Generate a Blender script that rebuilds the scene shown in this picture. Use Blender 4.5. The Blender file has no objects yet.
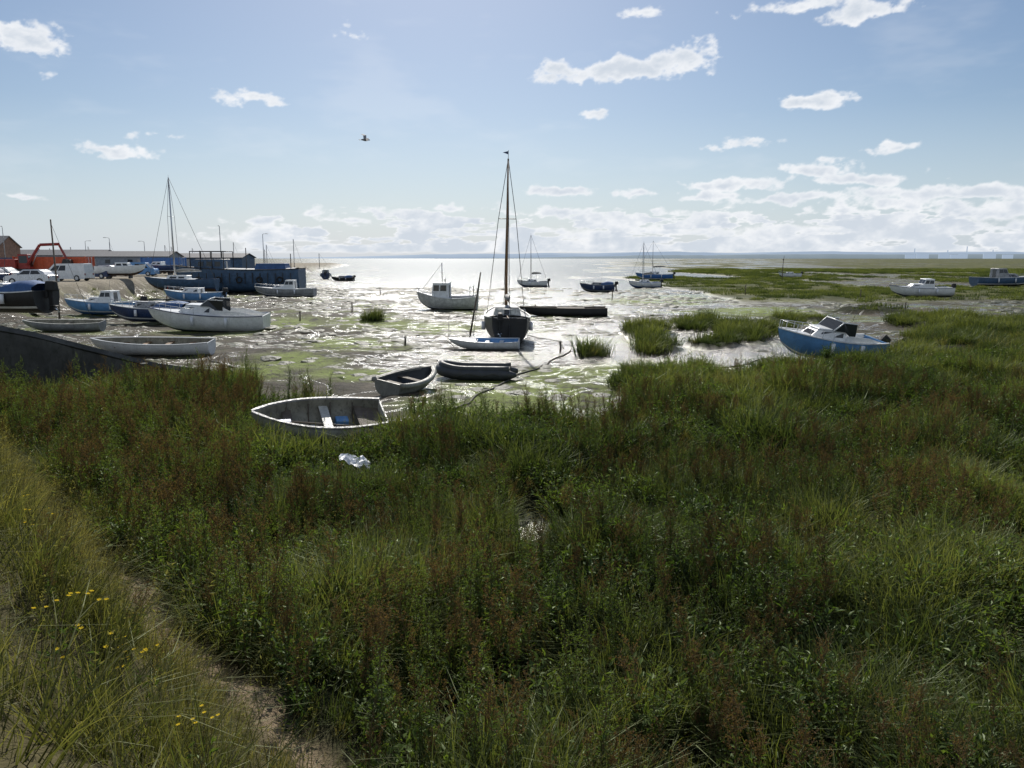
import bpy, math, random
import numpy as np
from mathutils import Vector, Matrix
random.seed(7); rng=np.random.default_rng(11)
sc=bpy.context.scene
sc.view_settings.view_transform='Standard'; sc.view_settings.look='None'; sc.view_settings.exposure=0
CH=5.0; PITCH=math.radians(9.26); F=773.0
SUN_EL=38.0; SUN_AZ=-5.3
def ray(px,py):
    a=(px-512)/F; b=-(py-384)/F
    return Vector((a, math.cos(PITCH)+b*math.sin(PITCH), -math.sin(PITCH)+b*math.cos(PITCH)))
def P(px,py,z=0.0):
    r=ray(px,py); t=(z-CH)/r.z
    return Vector((r.x*t, r.y*t, z))
def at(px,d,z=0.0):
    return Vector(((px-512)/F*d*1.0, d, z))
def proj(x,y,z=0.0):
    dz=z-CH
    f=y*math.cos(PITCH)-dz*math.sin(PITCH); u=y*math.sin(PITCH)+dz*math.cos(PITCH)
    f=np.maximum(f,0.05)
    return 512+F*x/f, 384-F*u/f
def _h(xi,yi,s):
    v=np.sin(xi*127.1+yi*311.7+s*74.7)*43758.5453
    return v-np.floor(v)
def vn(x,y,s=0):
    xi=np.floor(x); yi=np.floor(y); fx=x-xi; fy=y-yi
    fx=fx*fx*(3-2*fx); fy=fy*fy*(3-2*fy)
    a=_h(xi,yi,s); b=_h(xi+1,yi,s); c=_h(xi,yi+1,s); d=_h(xi+1,yi+1,s)
    return (a*(1-fx)+b*fx)*(1-fy)+(c*(1-fx)+d*fx)*fy
def fbm(x,y,s=0,o=4,g=.5):
    r=0;a=.5;t=0
    for i in range(o):
        r=r+a*vn(x*2**i+i*17.3,y*2**i-i*9.1,s+i); t+=a; a*=g
    return r/t
def ss(a,b,x):
    t=np.clip((x-a)/(b-a),0,1); return t*t*(3-2*t)

VB_U=[-900,-200,0,110,240,262,380,440,520,620,640,700,740,780,880,905,1024,1300,2500]
VB_V=[395,395,400,398,394,416,430,432,432,422,402,382,376,374,364,345,331,326,322]
ISL=[(590,357,16,5),(647,335,22,5),(658,352,17,4),(630,383,18,7),(700,328,26,5),(748,335,42,8),(684,387,40,11),
     (375,322,13,1.6),(1010,338,60,14),(940,322,46,5),(715,345,24,4),(800,322,30,3),(860,312,40,2.5)]
ALG=[(540,395,120,20),(705,428,50,14),(300,362,60,10),(375,325,70,10),(290,325,50,8),(620,375,60,16),(470,408,100,12),(350,345,60,10),(430,330,50,6),(660,300,80,7),(260,372,40,10),(350,375,60,8),(760,312,90,6),(500,312,60,4),(560,372,50,8)]
BAR=[(705,430,40,9)]
T0=np.array([-1.6,6.1]); TD=np.array([-.672,.740]); TD/=np.linalg.norm(TD); TN=np.array([-TD[1],TD[0]]);
if (np.array([0,0])-T0)@TN<0: TN=-TN
def sbank(x,y): return (x-T0[0])*TN[0]+(y-T0[1])*TN[1]+.25*(fbm(x*.5,y*.5,5)-.5)
def masks(x,y):
    u,v=proj(x,y)
    v=np.where(y<4,3000,v); u=np.where(y<4,512,u)
    n=fbm(x*.35,y*.35,3); n2=fbm(x*.06,y*.02,8); n3=fbm(x*1.1,y*1.1,12)
    vb=np.interp(u,VB_U,VB_V)
    veg=ss(-5,5,(v-vb)+(n-.5)*34+(n3-.5)*16)
    for (a,b,w,h) in ISL:
        e=1-np.sqrt(((u-a)/w)**2+((v-b)/h)**2)+(n-.5)*1.3+(n3-.5)*.5
        veg=np.maximum(veg,ss(-.05,.2,e))
    for (a,b,w,h) in BAR:
        e=1-np.sqrt(((u-a)/w)**2+((v-b)/h)**2)+(n-.5)*.9
        veg=veg*(1-ss(0,.25,e))
    far=ss(610,720,u+ (n2-.5)*260)*ss(309,298,v+(n-.5)*6+(n2-.5)*10)*ss(.42,.5,n2+.15*ss(700,1000,u)-.1*ss(272,265,v)+.02)
    far=np.where(y>70,far,0)
    sb=sbank(x,y)
    bank=ss(-.3,.5,sb)
    yard=ss(0,4,-(x+41+(y-72)*.15)+1.5*(n-.5))*ss(60,68,y)*ss(600,400,y)
    alg=np.zeros_like(x)
    for (a,b,w,h) in ALG+BAR:
        e=1-np.sqrt(((u-a)/w)**2+((v-b)/h)**2)
        alg=np.maximum(alg,np.clip(e*1.7,0,1))
    pud=np.exp(-(((x-PUD.x)/.45)**2+((y-PUD.y)/.7)**2))
    veg=veg*(1-ss(.3,.6,pud))
    return u,v,veg,far,bank,yard,alg,sb
PUD=P(533,535)
def HT(x,y):
    x=np.asarray(x,float); y=np.asarray(y,float)
    u,v,veg,far,bank,yard,alg,sb=masks(x,y)
    mud=-.04+.40*(fbm(x*.30,y*.30,21)-.5)+.22*(fbm(x*1.2,y*1.2,22)-.5)
    flat=ss(80,240,y); mud=mud*(1-flat)+flat*(-.045+.26*(fbm(x*.06,y*.05,23)-.5))
    lf=ss(470,330,u)*ss(200,120,y)
    mud=mud+lf*(.06+.70*(fbm(x*.22,y*.22,77)-.47))
    mud=np.where(y>330,mud-.3*ss(330,420,y),mud)
    hv=.14+.90*(fbm(x*.5,y*.5,31)-.33)
    z=mud*(1-veg)+np.maximum(hv,mud)*veg
    z=np.maximum(z, far*(.12+.18*fbm(x*.1,y*.1,33)))
    toe=ss(-1.8,0,sb)*.35
    rise=2.75*ss(-.2,3.3,sb)
    near=ss(34,26,y)
    z=z+(toe+rise)*near
    z=z+yard*(2.45-z)
    return z
def HZ(x,y): return float(HT(np.array([x]),np.array([y]))[0])

def newmat(name):
    m=bpy.data.materials.new(name); m.use_nodes=True; nt=m.node_tree; nt.nodes.clear()
    o=nt.nodes.new('ShaderNodeOutputMaterial'); return m,nt,o
def N(nt,t,**k):
    n=nt.nodes.new(t)
    for a,b in k.items(): setattr(n,a,b)
    return n
def noise(nt,vec,scale,detail=5,rough=.6,dist=0):
    n=N(nt,'ShaderNodeTexNoise'); n.inputs['Scale'].default_value=scale; n.inputs['Detail'].default_value=detail
    n.inputs['Roughness'].default_value=rough; n.inputs['Distortion'].default_value=dist
    if vec is not None: nt.links.new(vec,n.inputs['Vector'])
    return n
def mixc(nt,f,a,b,bt='MIX'):
    n=N(nt,'ShaderNodeMix',data_type='RGBA',blend_type=bt)
    for s,v in ((0,f),(6,a),(7,b)):
        if hasattr(v,'is_output'): nt.links.new(v,n.inputs[s])
        elif s==0: n.inputs[0].default_value=v
        else: n.inputs[s].default_value=(v[0],v[1],v[2],1)
    return n.outputs[2]
def math_(nt,op,a,b=None,c=None,clamp=False):
    n=N(nt,'ShaderNodeMath',operation=op,use_clamp=clamp)
    for i,v in enumerate((a,b,c)):
        if v is None: continue
        if hasattr(v,'is_output'): nt.links.new(v,n.inputs[i])
        else: n.inputs[i].default_value=v
    return n.outputs[0]
def mrange(nt,v,a,b,c=0,d=1,smooth=True):
    n=N(nt,'ShaderNodeMapRange'); n.interpolation_type='SMOOTHSTEP' if smooth else 'LINEAR'
    nt.links.new(v,n.inputs[0])
    for i,q in enumerate((a,b,c,d)): n.inputs[i+1].default_value=q
    return n.outputs[0]
_mc={}
def paint(name,col,rough=.45,var=.3,scale=2.5,bump=.15,dirt=.5,dcol=(.10,.085,.06),metal=0):
    if name in _mc: return _mc[name]
    m,nt,o=newmat(name); tc=N(nt,'ShaderNodeTexCoord')
    v=tc.outputs['Object']
    mp=N(nt,'ShaderNodeMapping'); mp.inputs['Scale'].default_value=(2.2,2.2,.7); nt.links.new(v,mp.inputs[0])
    n1=noise(nt,v,scale,4,.65); n2=noise(nt,mp.outputs[0],scale*2.4,5,.7,.5)
    c=mixc(nt,mrange(nt,n1.outputs[0],.3,.75),tuple(x*(1-var) for x in col),tuple(min(1,x*(1+var*.35)) for x in col))
    c=mixc(nt,mrange(nt,n2.outputs[0],.48,.75,0,dirt),c,dcol)
    b=N(nt,'ShaderNodeBsdfPrincipled'); nt.links.new(c,b.inputs['Base Color'])
    b.inputs['Metallic'].default_value=metal
    nt.links.new(mrange(nt,n2.outputs[0],.3,.8,rough*.8,min(1,rough*1.6)),b.inputs['Roughness'])
    bp=N(nt,'ShaderNodeBump'); bp.inputs['Strength'].default_value=bump; bp.inputs['Distance'].default_value=.02
    nt.links.new(n2.outputs[0],bp.inputs['Height']); nt.links.new(bp.outputs[0],b.inputs['Normal'])
    nt.links.new(b.outputs[0],o.inputs[0]); _mc[name]=m; return m
M_WHITE=paint('white_gelcoat',(.80,.81,.80),.3,.15,dirt=.3)
M_DWHITE=paint('weathered_white',(.66,.66,.60),.5,.3,dirt=.6)
M_GREY=paint('grey_paint',(.34,.35,.36),.5,.35,dirt=.6)
M_NAVY=paint('navy_paint',(.025,.05,.13),.3,.3,dirt=.3)
M_BLUE=paint('blue_paint',(.05,.17,.45),.35,.25,dirt=.35)
M_LBLUE=paint('light_blue_paint',(.13,.31,.58),.4,.2,dirt=.3)
M_STEELB=paint('blue_steel',(.05,.11,.20),.55,.35,dirt=.55)
M_BLACK=paint('black_tar',(.022,.022,.025),.45,.4,dirt=.3)
M_ANTI=paint('antifouling_brown',(.09,.05,.035),.75,.4,dirt=.7)
M_ANTIB=paint('antifouling_dark',(.03,.035,.04),.7,.4,dirt=.7)
M_WOOD=paint('varnished_wood',(.22,.12,.05),.5,.35,6,dirt=.3)
M_OLDWOOD=paint('weathered_wood',(.16,.13,.10),.8,.4,6,dirt=.5)
M_INNER=paint('dinghy_inside',(.26,.25,.20),.7,.4,dirt=.9,dcol=(.06,.055,.035))
M_RUB=paint('hypalon_dark',(.05,.055,.06),.5,.3,dirt=.6)
M_RUBG=paint('hypalon_grey',(.30,.30,.26),.55,.3,dirt=.7)
M_RUBBER=paint('black_rubber',(.02,.02,.02),.7,.2,dirt=.2)
M_ALU=paint('aluminium',(.55,.56,.57),.35,.15,dirt=.2,metal=.9)
M_STAY=paint('steel_wire',(.12,.12,.12),.4,.1,dirt=0,metal=.6)
M_GLASS=paint('dark_glass',(.02,.025,.03),.06,.1,dirt=.05,bump=.0)
M_RED=paint('red_paint',(.36,.04,.03),.5,.25,dirt=.5)
M_ORANGE=paint('orange_paint',(.60,.11,.04),.5,.25,dirt=.4)
M_CONC=paint('dark_concrete',(.08,.08,.072),.85,.45,1.2,.5,dirt=.7,dcol=(.03,.035,.025))
M_SHED=paint('shed_cladding',(.24,.28,.33),.6,.25,dirt=.4)
M_ROOF=paint('roof_slate',(.14,.14,.15),.7,.3)
M_BRICK=paint('brick',(.28,.17,.12),.85,.3)
M_SILVER=paint('silver_car_paint',(.60,.62,.65),.25,.1,dirt=.1,metal=.3)
M_ROPE=paint('rope_old',(.07,.065,.045),.9,.4,dirt=.6,dcol=(.03,.04,.015))
M_CANVAS=paint('blue_canvas',(.05,.12,.28),.8,.3,dirt=.3)
M_SAIL=paint('furled_sail',(.35,.34,.31),.8,.3,dirt=.4)
M_PLAST=paint('white_plastic',(.8,.82,.85),.4,.1,dirt=.15)
M_BIRD=paint('gull_grey',(.25,.25,.26),.8,.3,dirt=.3)
M_WEED=paint('bladder_wrack',(.040,.046,.018),.6,.5,6,.6,dirt=.6,dcol=(.08,.11,.02))

COL=sc.collection
def empty(name,loc,heading=0,heel=0,pitch=0):
    e=bpy.data.objects.new(name,None); COL.objects.link(e)
    M=Matrix.Rotation(math.radians(heading),4,'Z')@Matrix.Rotation(math.radians(-pitch),4,'Y')@Matrix.Rotation(math.radians(heel),4,'X')
    e.rotation_euler=M.to_euler(); e.location=loc; e.empty_display_size=.3; return e
def part(name,V,Fc,mats,parent=None,mi=None,smooth=False,bevel=0):
    me=bpy.data.meshes.new(name); me.from_pydata([tuple(v) for v in V],[],Fc); 
    if not isinstance(mats,(list,tuple)): mats=[mats]
    for m in mats: me.materials.append(m)
    if mi is not None: me.polygons.foreach_set('material_index',mi)
    if smooth: me.polygons.foreach_set('use_smooth',[True]*len(me.polygons))
    me.update()
    o=bpy.data.objects.new(name,me); COL.objects.link(o)
    if parent: o.parent=parent
    if bevel:
        b=o.modifiers.new('b','BEVEL'); b.width=bevel; b.segments=2; b.limit_method='ANGLE'
    return o
def box(name,c,s,mat,parent,bevel=.01,rz=0,ry=0):
    V=[];M=Matrix.Rotation(rz,3,'Z')@Matrix.Rotation(ry,3,'Y')
    for i in (-1,1):
        for j in (-1,1):
            for k in (-1,1): V.append(M@Vector((i*s[0]/2,j*s[1]/2,k*s[2]/2))+Vector(c))
    Fc=[(0,1,3,2),(4,6,7,5),(0,4,5,1),(2,3,7,6),(0,2,6,4),(1,5,7,3)]
    return part(name,V,Fc,mat,parent,bevel=bevel)
def tube(name,pts,r,mat,parent=None,n=6,smooth=True,closed=False):
    pts=[Vector(p) for p in pts]; V=[];Fc=[]; K=len(pts)
    rr=r if isinstance(r,(list,tuple)) else [r]*K
    for i,p in enumerate(pts):
        if closed: d=pts[(i+1)%K]-pts[i-1]
        else: d=pts[min(i+1,K-1)]-pts[max(i-1,0)]
        d.normalize(); a=Vector((0,0,1)) if abs(d.z)<.9 else Vector((1,0,0))
        s=d.cross(a).normalized(); t=s.cross(d)
        for j in range(n):
            q=2*math.pi*j/n; V.append(p+(s*math.cos(q)+t*math.sin(q))*rr[i])
    for i in range(K if closed else K-1):
        for j in range(n):
            a=i*n+j;b=i*n+(j+1)%n;i2=(i+1)%K; Fc.append((a,b,i2*n+(j+1)%n,i2*n+j))
    if not closed: Fc+= [tuple(range(n))[::-1],tuple((K-1)*n+j for j in range(n))]
    return part(name,V,Fc,mat,parent,smooth=smooth)
def prism(name,poly,y0,y1,mat,parent,bevel=.02,axis='y'):
    n=len(poly);V=[]
    for yy in (y0,y1):
        for (a,b) in poly: V.append((a,yy,b) if axis=='y' else (yy,a,b))
    Fc=[tuple(range(n)),tuple(range(2*n-1,n-1,-1))]+[(i,(i+1)%n+0,(i+1)%n+n,i+n) for i in range(n)]
    return part(name,V,Fc,mat,parent,bevel=bevel)
def quadpanel(name,q,u0,u1,v0,v1,off,mat,parent):
    q=[Vector(a) for a in q]
    def e(u,v): return (q[0]*(1-u)+q[1]*u)*(1-v)+(q[3]*(1-u)+q[2]*u)*v
    n=(q[1]-q[0]).cross(q[3]-q[0]).normalized()
    A=[e(u0,v0),e(u1,v0),e(u1,v1),e(u0,v1)]
    V=[a+n*off for a in A]+[a-n*.01 for a in A]
    return part(name,V,[(0,1,2,3),(7,6,5,4),(0,4,5,1),(1,5,6,2),(2,6,7,3),(3,7,4,0)],mat,parent)
def hull(p,L,B,D,tr=.75,full=2.4,sheer=.25,rake=.35,kr=.6,mats=None,split=.4,deck=None,deckmat=None,thick=.05,floor=.2,rim=.035,strakes=0):
    bot,top,rimm,inn=mats; n=26;m=10
    def hb(t):
        f=tr+(1-tr)*math.sin(math.pi/2*t/.4) if t<.4 else max(0,1-((t-.4)/.6)**2.3)**.85
        return max(B/2*f,.012)
    def sh(t): return D*(1+sheer*((t-.35)/.65)**2) if t>.35 else D*(1+sheer*.3*((.35-t)/.35)**2)
    def kz(t): return D*kr*max(0,(t-.7)/.3)**2.3
    def pt(t,s,sg,off=0):
        b=max(hb(t)-off,.004); k=kz(t)+off; fl=full*(1-t**4)+1.15*t**4
        z=k+(sh(t)-k)*s**1.5
        y=b*(1-(1-s)**fl)
        if strakes and off==0: y+= .02*((s*strakes)%1)
        x=(t-.5)*L+rake*s*t**4-(off if t>.9 else 0)
        return Vector((x,sg*y,z))
    V=[];Fc=[];mi=[]
    R=2*m+1
    for i in range(n+1):
        t=i/n
        for j in range(-m,m+1): V.append(pt(t,abs(j)/m,1 if j>=0 else -1))
    for i in range(n):
        for j in range(2*m):
            a=i*R+j; Fc.append((a,a+R,a+R+1,a+1))
            s=abs(j+.5-m)/m; mi.append(0 if s<split else (2 if (s<split+.1 and split>0) else 1))
    part('hull',V,Fc,[bot,top,rimm],p,mi,smooth=True)
    W=[]
    for i in range(n+1):
        t=i/n
        for j in range(-m,m+1):
            q=pt(t,abs(j)/m,1 if j>=0 else -1,thick)
            if i==0: q.x+=thick
            q.z=max(q.z,min(floor*D+kz(t),sh(t)-.02)); 
            if abs(j)==m: q.z=sh(t)
            W.append(q)
    Fc=[]
    for i in range(n):
        for j in range(2*m):
            a=i*R+j; Fc.append((a,a+1,a+R+1,a+R))
    part('hull_lining',W,Fc,inn,p,smooth=True)
    tv=[V[j] for j in range(R)]+[W[j] for j in range(R)]
    part('transom',tv,[tuple(range(R)),tuple(range(2*R-1,R-1,-1)),(0,R-1,2*R-1,R)],top,p)
    for sg,jj in ((1,R-1),(-1,0)):
        vv=[];ff=[]
        for i in range(n+1):
            vv+= [V[i*R+jj]+Vector((0,sg*rim*.6,.0)),V[i*R+jj]+Vector((0,sg*rim*.6,rim)),W[i*R+jj]+Vector((0,0,rim)),W[i*R+jj]]
        for i in range(n):
            for k in range(4):
                a=i*4+k;b=i*4+(k+1)%4; ff.append((a,b,b+4,a+4))
        part('gunwale',vv,ff,rimm,p)
    if deck is not None:
        vv=[];ff=[];q=7; i0=int(deck*n)
        for i in range(i0,n+1):
            t=i/n; b=max(hb(t)-thick*.6,.004)
            x=(t-.5)*L+rake*t**4
            for k in range(q):
                yy=-1+2*k/(q-1); vv.append((x-(.02 if i==n else 0),yy*b,sh(t)-.015+.05*(1-yy*yy)*b*2))
        for i in range(n-i0):
            for k in range(q-1):
                a=i*q+k; ff.append((a,a+1,a+q+1,a+q))
        part('deck',vv,ff,deckmat or top,p,smooth=True)
        b=hb(i0/n)-thick; x=(i0/n-.5)*L
        prism('bulkhead',[(-b*.8,floor*D+.02),(b*.8,floor*D+.02),(b*.97,sh(i0/n)-.03),(-b*.97,sh(i0/n)-.03)],x,x+.03,deckmat or top,p,0,axis='x')
    return hb,sh
def cabin(p,x0,x1,w0,w1,z0,h,ra,rf,ti,mat,roofmat=None,side=(),front=(),back=(),over=.05,name='cabin'):
    B=[Vector((x0,-w0,z0)),Vector((x1,-w1,z0)),Vector((x1,w1,z0)),Vector((x0,w0,z0))]
    T=[Vector((x0+ra,-w0+ti,z0+h)),Vector((x1-rf,-w1+ti,z0+h)),Vector((x1-rf,w1-ti,z0+h)),Vector((x0+ra,w0-ti,z0+h))]
    part(name,B+T,[(3,2,1,0),(4,5,6,7),(0,1,5,4),(1,2,6,5),(2,3,7,6),(3,0,4,7)],mat,p,bevel=.03)
    R0=[t+Vector((dx*over,dy*over,.003)) for t,(dx,dy) in zip(T,((-1,-1),(1,-1),(1,1),(-1,1)))]
    c=(sum((t for t in R0),Vector())/4)
    R1=[r*.93+c*.07+Vector((0,0,.05)) for r in R0]
    part(name+'_roof',R0+R1,[(3,2,1,0),(4,5,6,7),(0,1,5,4),(1,2,6,5),(2,3,7,6),(3,0,4,7)],roofmat or mat,p,bevel=.015)
    for (u0,u1,v0,v1) in side:
        quadpanel('side_window',[B[0],B[1],T[1],T[0]],u0,u1,v0,v1,.008,M_GLASS,p)
        quadpanel('side_window',[B[2],B[3],T[3],T[2]],1-u1,1-u0,v0,v1,.008,M_GLASS,p)
    for (u0,u1,v0,v1) in front: quadpanel('windscreen',[B[1],B[2],T[2],T[1]],u0,u1,v0,v1,.008,M_GLASS,p)
    for (u0,u1,v0,v1) in back: quadpanel('aft_window',[B[3],B[0],T[0],T[3]],u0,u1,v0,v1,.008,M_GLASS,p)
def rail(p,pts,h,mat=None,r=.016):
    top=[Vector(a)+Vector((0,0,h)) for a in pts]
    tube('rail',top,r,mat or M_ALU,p,5)
    for a,b in zip(pts,top): tube('stanchion',[a,b],r,mat or M_ALU,p,5)
def bowrail(p,L,hb,sh,t0,h=.45,rake=.3):
    for sg in (1,-1):
        rail(p,[((t-.5)*L+rake*t**4,sg*hb(t)*.93,sh(t)) for t in np.linspace(t0,.985,5)],h)
def outboard(p,x,y,z,tilt=0,s=1.0):
    M=Matrix.Rotation(math.radians(tilt),3,'Y')
    def T(v): return M@(Vector(v)*s)+Vector((x,y,z))
    def bx(nm,c,sz,mt,bv):
        V=[T((c[0]+i*sz[0]/2*(1 if k<0 else .82),c[1]+j*sz[1]/2*(1 if k<0 else .8),c[2]+k*sz[2]/2)) for i in(-1,1) for j in(-1,1) for k in(-1,1)]
        part(nm,V,[(0,1,3,2),(4,6,7,5),(0,4,5,1),(2,3,7,6),(0,2,6,4),(1,5,7,3)],mt,p,bevel=bv)
    bx('outboard_cowl',(-.28,0,.32),(.5,.32,.42),M_RUBBER,.06*s)
    bx('outboard_leg',(-.22,0,-.25),(.2,.1,.75),M_RUBBER,.02*s)
    bx('outboard_plate',(-.3,0,-.5),(.38,.2,.03),M_RUBBER,.005*s)
    bx('outboard_gearcase',(-.26,0,-.66),(.42,.09,.1),M_RUBBER,.03*s)
    bx('outboard_clamp',(-.06,0,-.02),(.14,.26,.3),M_RUBBER,.02*s)
    for k in range(3):
        a=k*2.09; part('propeller',[T((-.5,0,-.66)),T((-.52,.13*math.cos(a),-.66+.13*math.sin(a))),T((-.48,.13*math.cos(a+.7),-.66+.13*math.sin(a+.7)))],[(0,1,2)],M_ALU,p)
def mast(p,x,z0,h,L,bw,boom=0,sail=True,r=.055,mat=None,lean=0,sp=.32):
    top=Vector((x+lean,0,z0+h))
    tube('mast',[(x,0,z0),(x+lean*.5,0,z0+h*.5),top],[r,r*.95,r*.6],mat or M_ALU,p,8)
    wr=.010+.00010*h*10
    tube('forestay',[top,(L*.5+.1,0,z0)],wr,M_STAY,p,4); tube('backstay',[top,(-L*.48,0,z0)],wr,M_STAY,p,4)
    for sg in (1,-1):
        m_=Vector((x,sg*bw*sp,z0+h*.62)); tube('spreader',[(x,0,z0+h*.62),m_],.02,mat or M_ALU,p,4)
        tube('shroud',[top,m_,(x-.1,sg*bw*.44,z0-.1)],wr,M_STAY,p,4)
    if boom:
        tube('boom',[(x-.1,0,z0+.9),(x-boom,0,z0+1.0)],.05,mat or M_ALU,p,6)
        if sail: tube('furled_sail',[(x-.15,0,z0+1.05),(x-boom*.3,.02,z0+1.12),(x-boom*.6,-.02,z0+1.14),(x-boom*.95,0,z0+1.1)],[.12,.17,.14,.06],M_SAIL,p,8)
    tube('masthead_vane',[top,top+Vector((0,0,.3))],.012,M_STAY,p,4)
EXC=[]
def place(name,px,py,heading,heel=0,pitch=0,sink=.08,z=None,ex=0):
    q=P(px,py,0)
    zz=max(HZ(q.x,q.y),-.06) if z is None else z
    q=P(px,py,zz)
    if ex: EXC.append((q.x,q.y,ex))
    return empty(name,(q.x,q.y,zz-sink),heading,heel,pitch)

# foreground rowing dinghy
e=place('rowing_dinghy',322,437,203,-20,3,sink=-.08,ex=1.95,z=.22)
hb,sh=hull(e,3.3,1.6,.64,tr=.80,full=2.6,sheer=.16,rake=.2,mats=(M_DWHITE,M_DWHITE,M_GREY,M_INNER),split=0,thick=.04,floor=.12,strakes=5,rim=.05)
for x,m_ in ((-1.05,M_OLDWOOD),(-.1,M_DWHITE),(.9,M_OLDWOOD)):
    w=hb(x/3.5+.5)*1.86; box('thwart',(x,0,.44),(.24,w,.03),m_,e,.006)
box('side_seat',(-1.38,.0,.43),(.42,1.2,.03),M_OLDWOOD,e,.006)
tube('oar',[(-1.3,.3,.34),(.9,.12,.50)],.022,M_OLDWOOD,e); box('oar_blade',(1.1,.10,.52),(.5,.13,.015),M_BLUE,e,.004)
box('bottom_boards',(-.1,0,.11),(2.2,.5,.03),M_OLDWOOD,e,.005)
box('blue_tub',(-.55,-.2,.24),(.35,.28,.24),M_LBLUE,e,.03); box('blue_tub',(.35,.2,.24),(.28,.3,.2),M_BLUE,e,.03)
for x in (-.9,-.3,.3,.9):
    for sg in(1,-1): tube('frame_rib',[(x,sg*.05,.12),(x,sg*hb(x/3.5+.5)*.7,.2),(x,sg*(hb(x/3.5+.5)-.06),.56)],.018,M_OLDWOOD,e,4)
for sg in(1,-1): tube('rowlock',[(-.2,sg*.77,.66),(-.2,sg*.77,.76),(-.15,sg*.80,.81)],.012,M_ALU,e,5)
# pale tender
e=place('tender_dinghy',408,391,62,8,2,sink=.0)
hb,sh=hull(e,2.7,1.45,.56,tr=.8,full=2.8,sheer=.28,rake=.2,mats=(M_RUBG,M_RUBG,M_RUBG,M_RUB),split=0,thick=.06,floor=.12)
for x in (-.7,.25): box('thwart',(x,0,.42),(.24,hb(x/2.7+.5)*1.84,.03),M_OLDWOOD,e,.006)
tube('gunwale_fender',[((t-.5)*2.7+.2*t**4,hb(t)+.04,sh(t)-.04) for t in np.linspace(0,1,12)]+[((t-.5)*2.7+.2*t**4,-hb(t)-.04,sh(t)-.04) for t in np.linspace(1,0,12)],.10,M_RUBG,e,8)
def inflatable(name,px,py,head,L,B,mat,heel=0):
    e=place(name,px,py,head,heel,0,sink=.0); r=.23; pts=[]
    W=B/2-r
    for t in np.linspace(0,1,9): pts.append((-L/2+t*L*.62,W,r))
    for a in np.linspace(math.pi/2,-math.pi/2,13)[1:-1]: pts.append((L*.12+math.cos(a)*L*.33,math.copysign(abs(math.sin(a))**.8,a)*W,r+.16*math.cos(a)**2))
    for t in np.linspace(1,0,9): pts.append((-L/2+t*L*.62,-W,r))
    rr=[r*.35,r*.8]+[r]*(len(pts)-4)+[r*.8,r*.35]
    tube('buoyancy_tube',pts,rr,mat,e,12)
    box('floor',(-.1,0,.1),(L*.72,W*2-.15,.04),M_RUBG,e,.01)
    box('transom_board',(-L*.40,0,.26),(.05,W*2-.25,.38),M_OLDWOOD,e,.01)
    box('thwart',(-.3,0,.38),(.24,W*2-.1,.035),M_DWHITE,e,.008)
    box('thwart',(.45,0,.38),(.22,W*2-.1,.035),M_OLDWOOD,e,.008)
    tube('grab_line',[(x,W+r*.9+.02,r+.06*math.sin(i*1.57)) for i,x in enumerate(np.linspace(-1,1,9))],.014,M_ROPE,e,5)
    tube('top_tube',[(a[0]*.97,a[1]*.94,a[2]+.22) for a in pts[1:-1]],r*.6,mat,e,10)
    return e
inflatable('inflatable_dinghy',477,378,176,3.4,1.7,M_RUB)
e=place('sailing_dinghy',487,349,176,-6,0,sink=.03)
hb,sh=hull(e,3.6,1.4,.5,tr=.8,full=2.4,sheer=.22,mats=(M_LBLUE,M_WHITE,M_WHITE,M_LBLUE),split=.2,deck=.68,deckmat=M_WHITE,thick=.07,floor=.15)
for x in(-.8,0): box('thwart',(x,0,.4),(.22,hb(x/3.5+.5)*1.8,.03),M_WHITE,e,.006)
# black yacht
e=place('sailing_yacht',506,339,93,1,0,sink=.12)
L=8.0;hb,sh=hull(e,L,2.75,1.6,tr=.72,full=2.5,sheer=.25,rake=.6,kr=.7,mats=(M_ANTIB,M_BLACK,M_DWHITE,M_BLACK),split=.0,deck=.34,deckmat=M_GREY,thick=.07,floor=.55,rim=.06)
cabin(e,-1.1,1.7,.85,.65,1.6,.5,.05,.25,.12,M_DWHITE,M_GREY,side=((.1,.4,.3,.75),(.55,.85,.3,.75)),back=((.38,.62,0,.9),))
mast(e,.9,1.6,9.4,L,2.7,boom=3.9,r=.085,mat=M_WOOD,sp=.2)
tube('topmast_flag_staff',[(.9,0,11.0),(.9,0,11.5)],.015,M_STAY,e,4)
part('pennant',[(.9,0,11.45),(.9,0,11.25),(.8,.35,11.35)],[(0,1,2)],M_NAVY,e)
box('rudder',(-4.12,0,.7),(.25,.05,1.3),M_BLACK,e,.01); tube('tiller',[(-4.0,0,1.6),(-3,.1,1.75)],.03,M_WOOD,e)
rail(e,[(-3.8,-.9,1.6),(-3.9,0,1.6),(-3.8,.9,1.6)],.6)
box('stern_locker',(-3.2,0,1.42),(.6,1.5,.35),M_SAIL,e,.04)
outboard(e,-4.0,.55,1.55,-10,1.0)
for sg in(1,-1): tube('fender',[(-1.2,sg*1.42,1.3),(-1.2,sg*1.42,.8)],.12,M_PLAST,e,8)
for k in range(4): tube('halyard',[(.9,.05*k-.1,1.8),(.92,.03,10.8)],.013,M_STAY,e,4)
q=P(469,338); e=empty('leaning_spar',(q.x,q.y,0)); tube('spar',[(0,0,-.2),(.40,.2,2),(.75,.4,4.1)],[.07,.06,.04],M_OLDWOOD,e,7); tube('stay',[(.75,.4,4.0),(.2,1.5,0)],.015,M_STAY,e,4)
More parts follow.
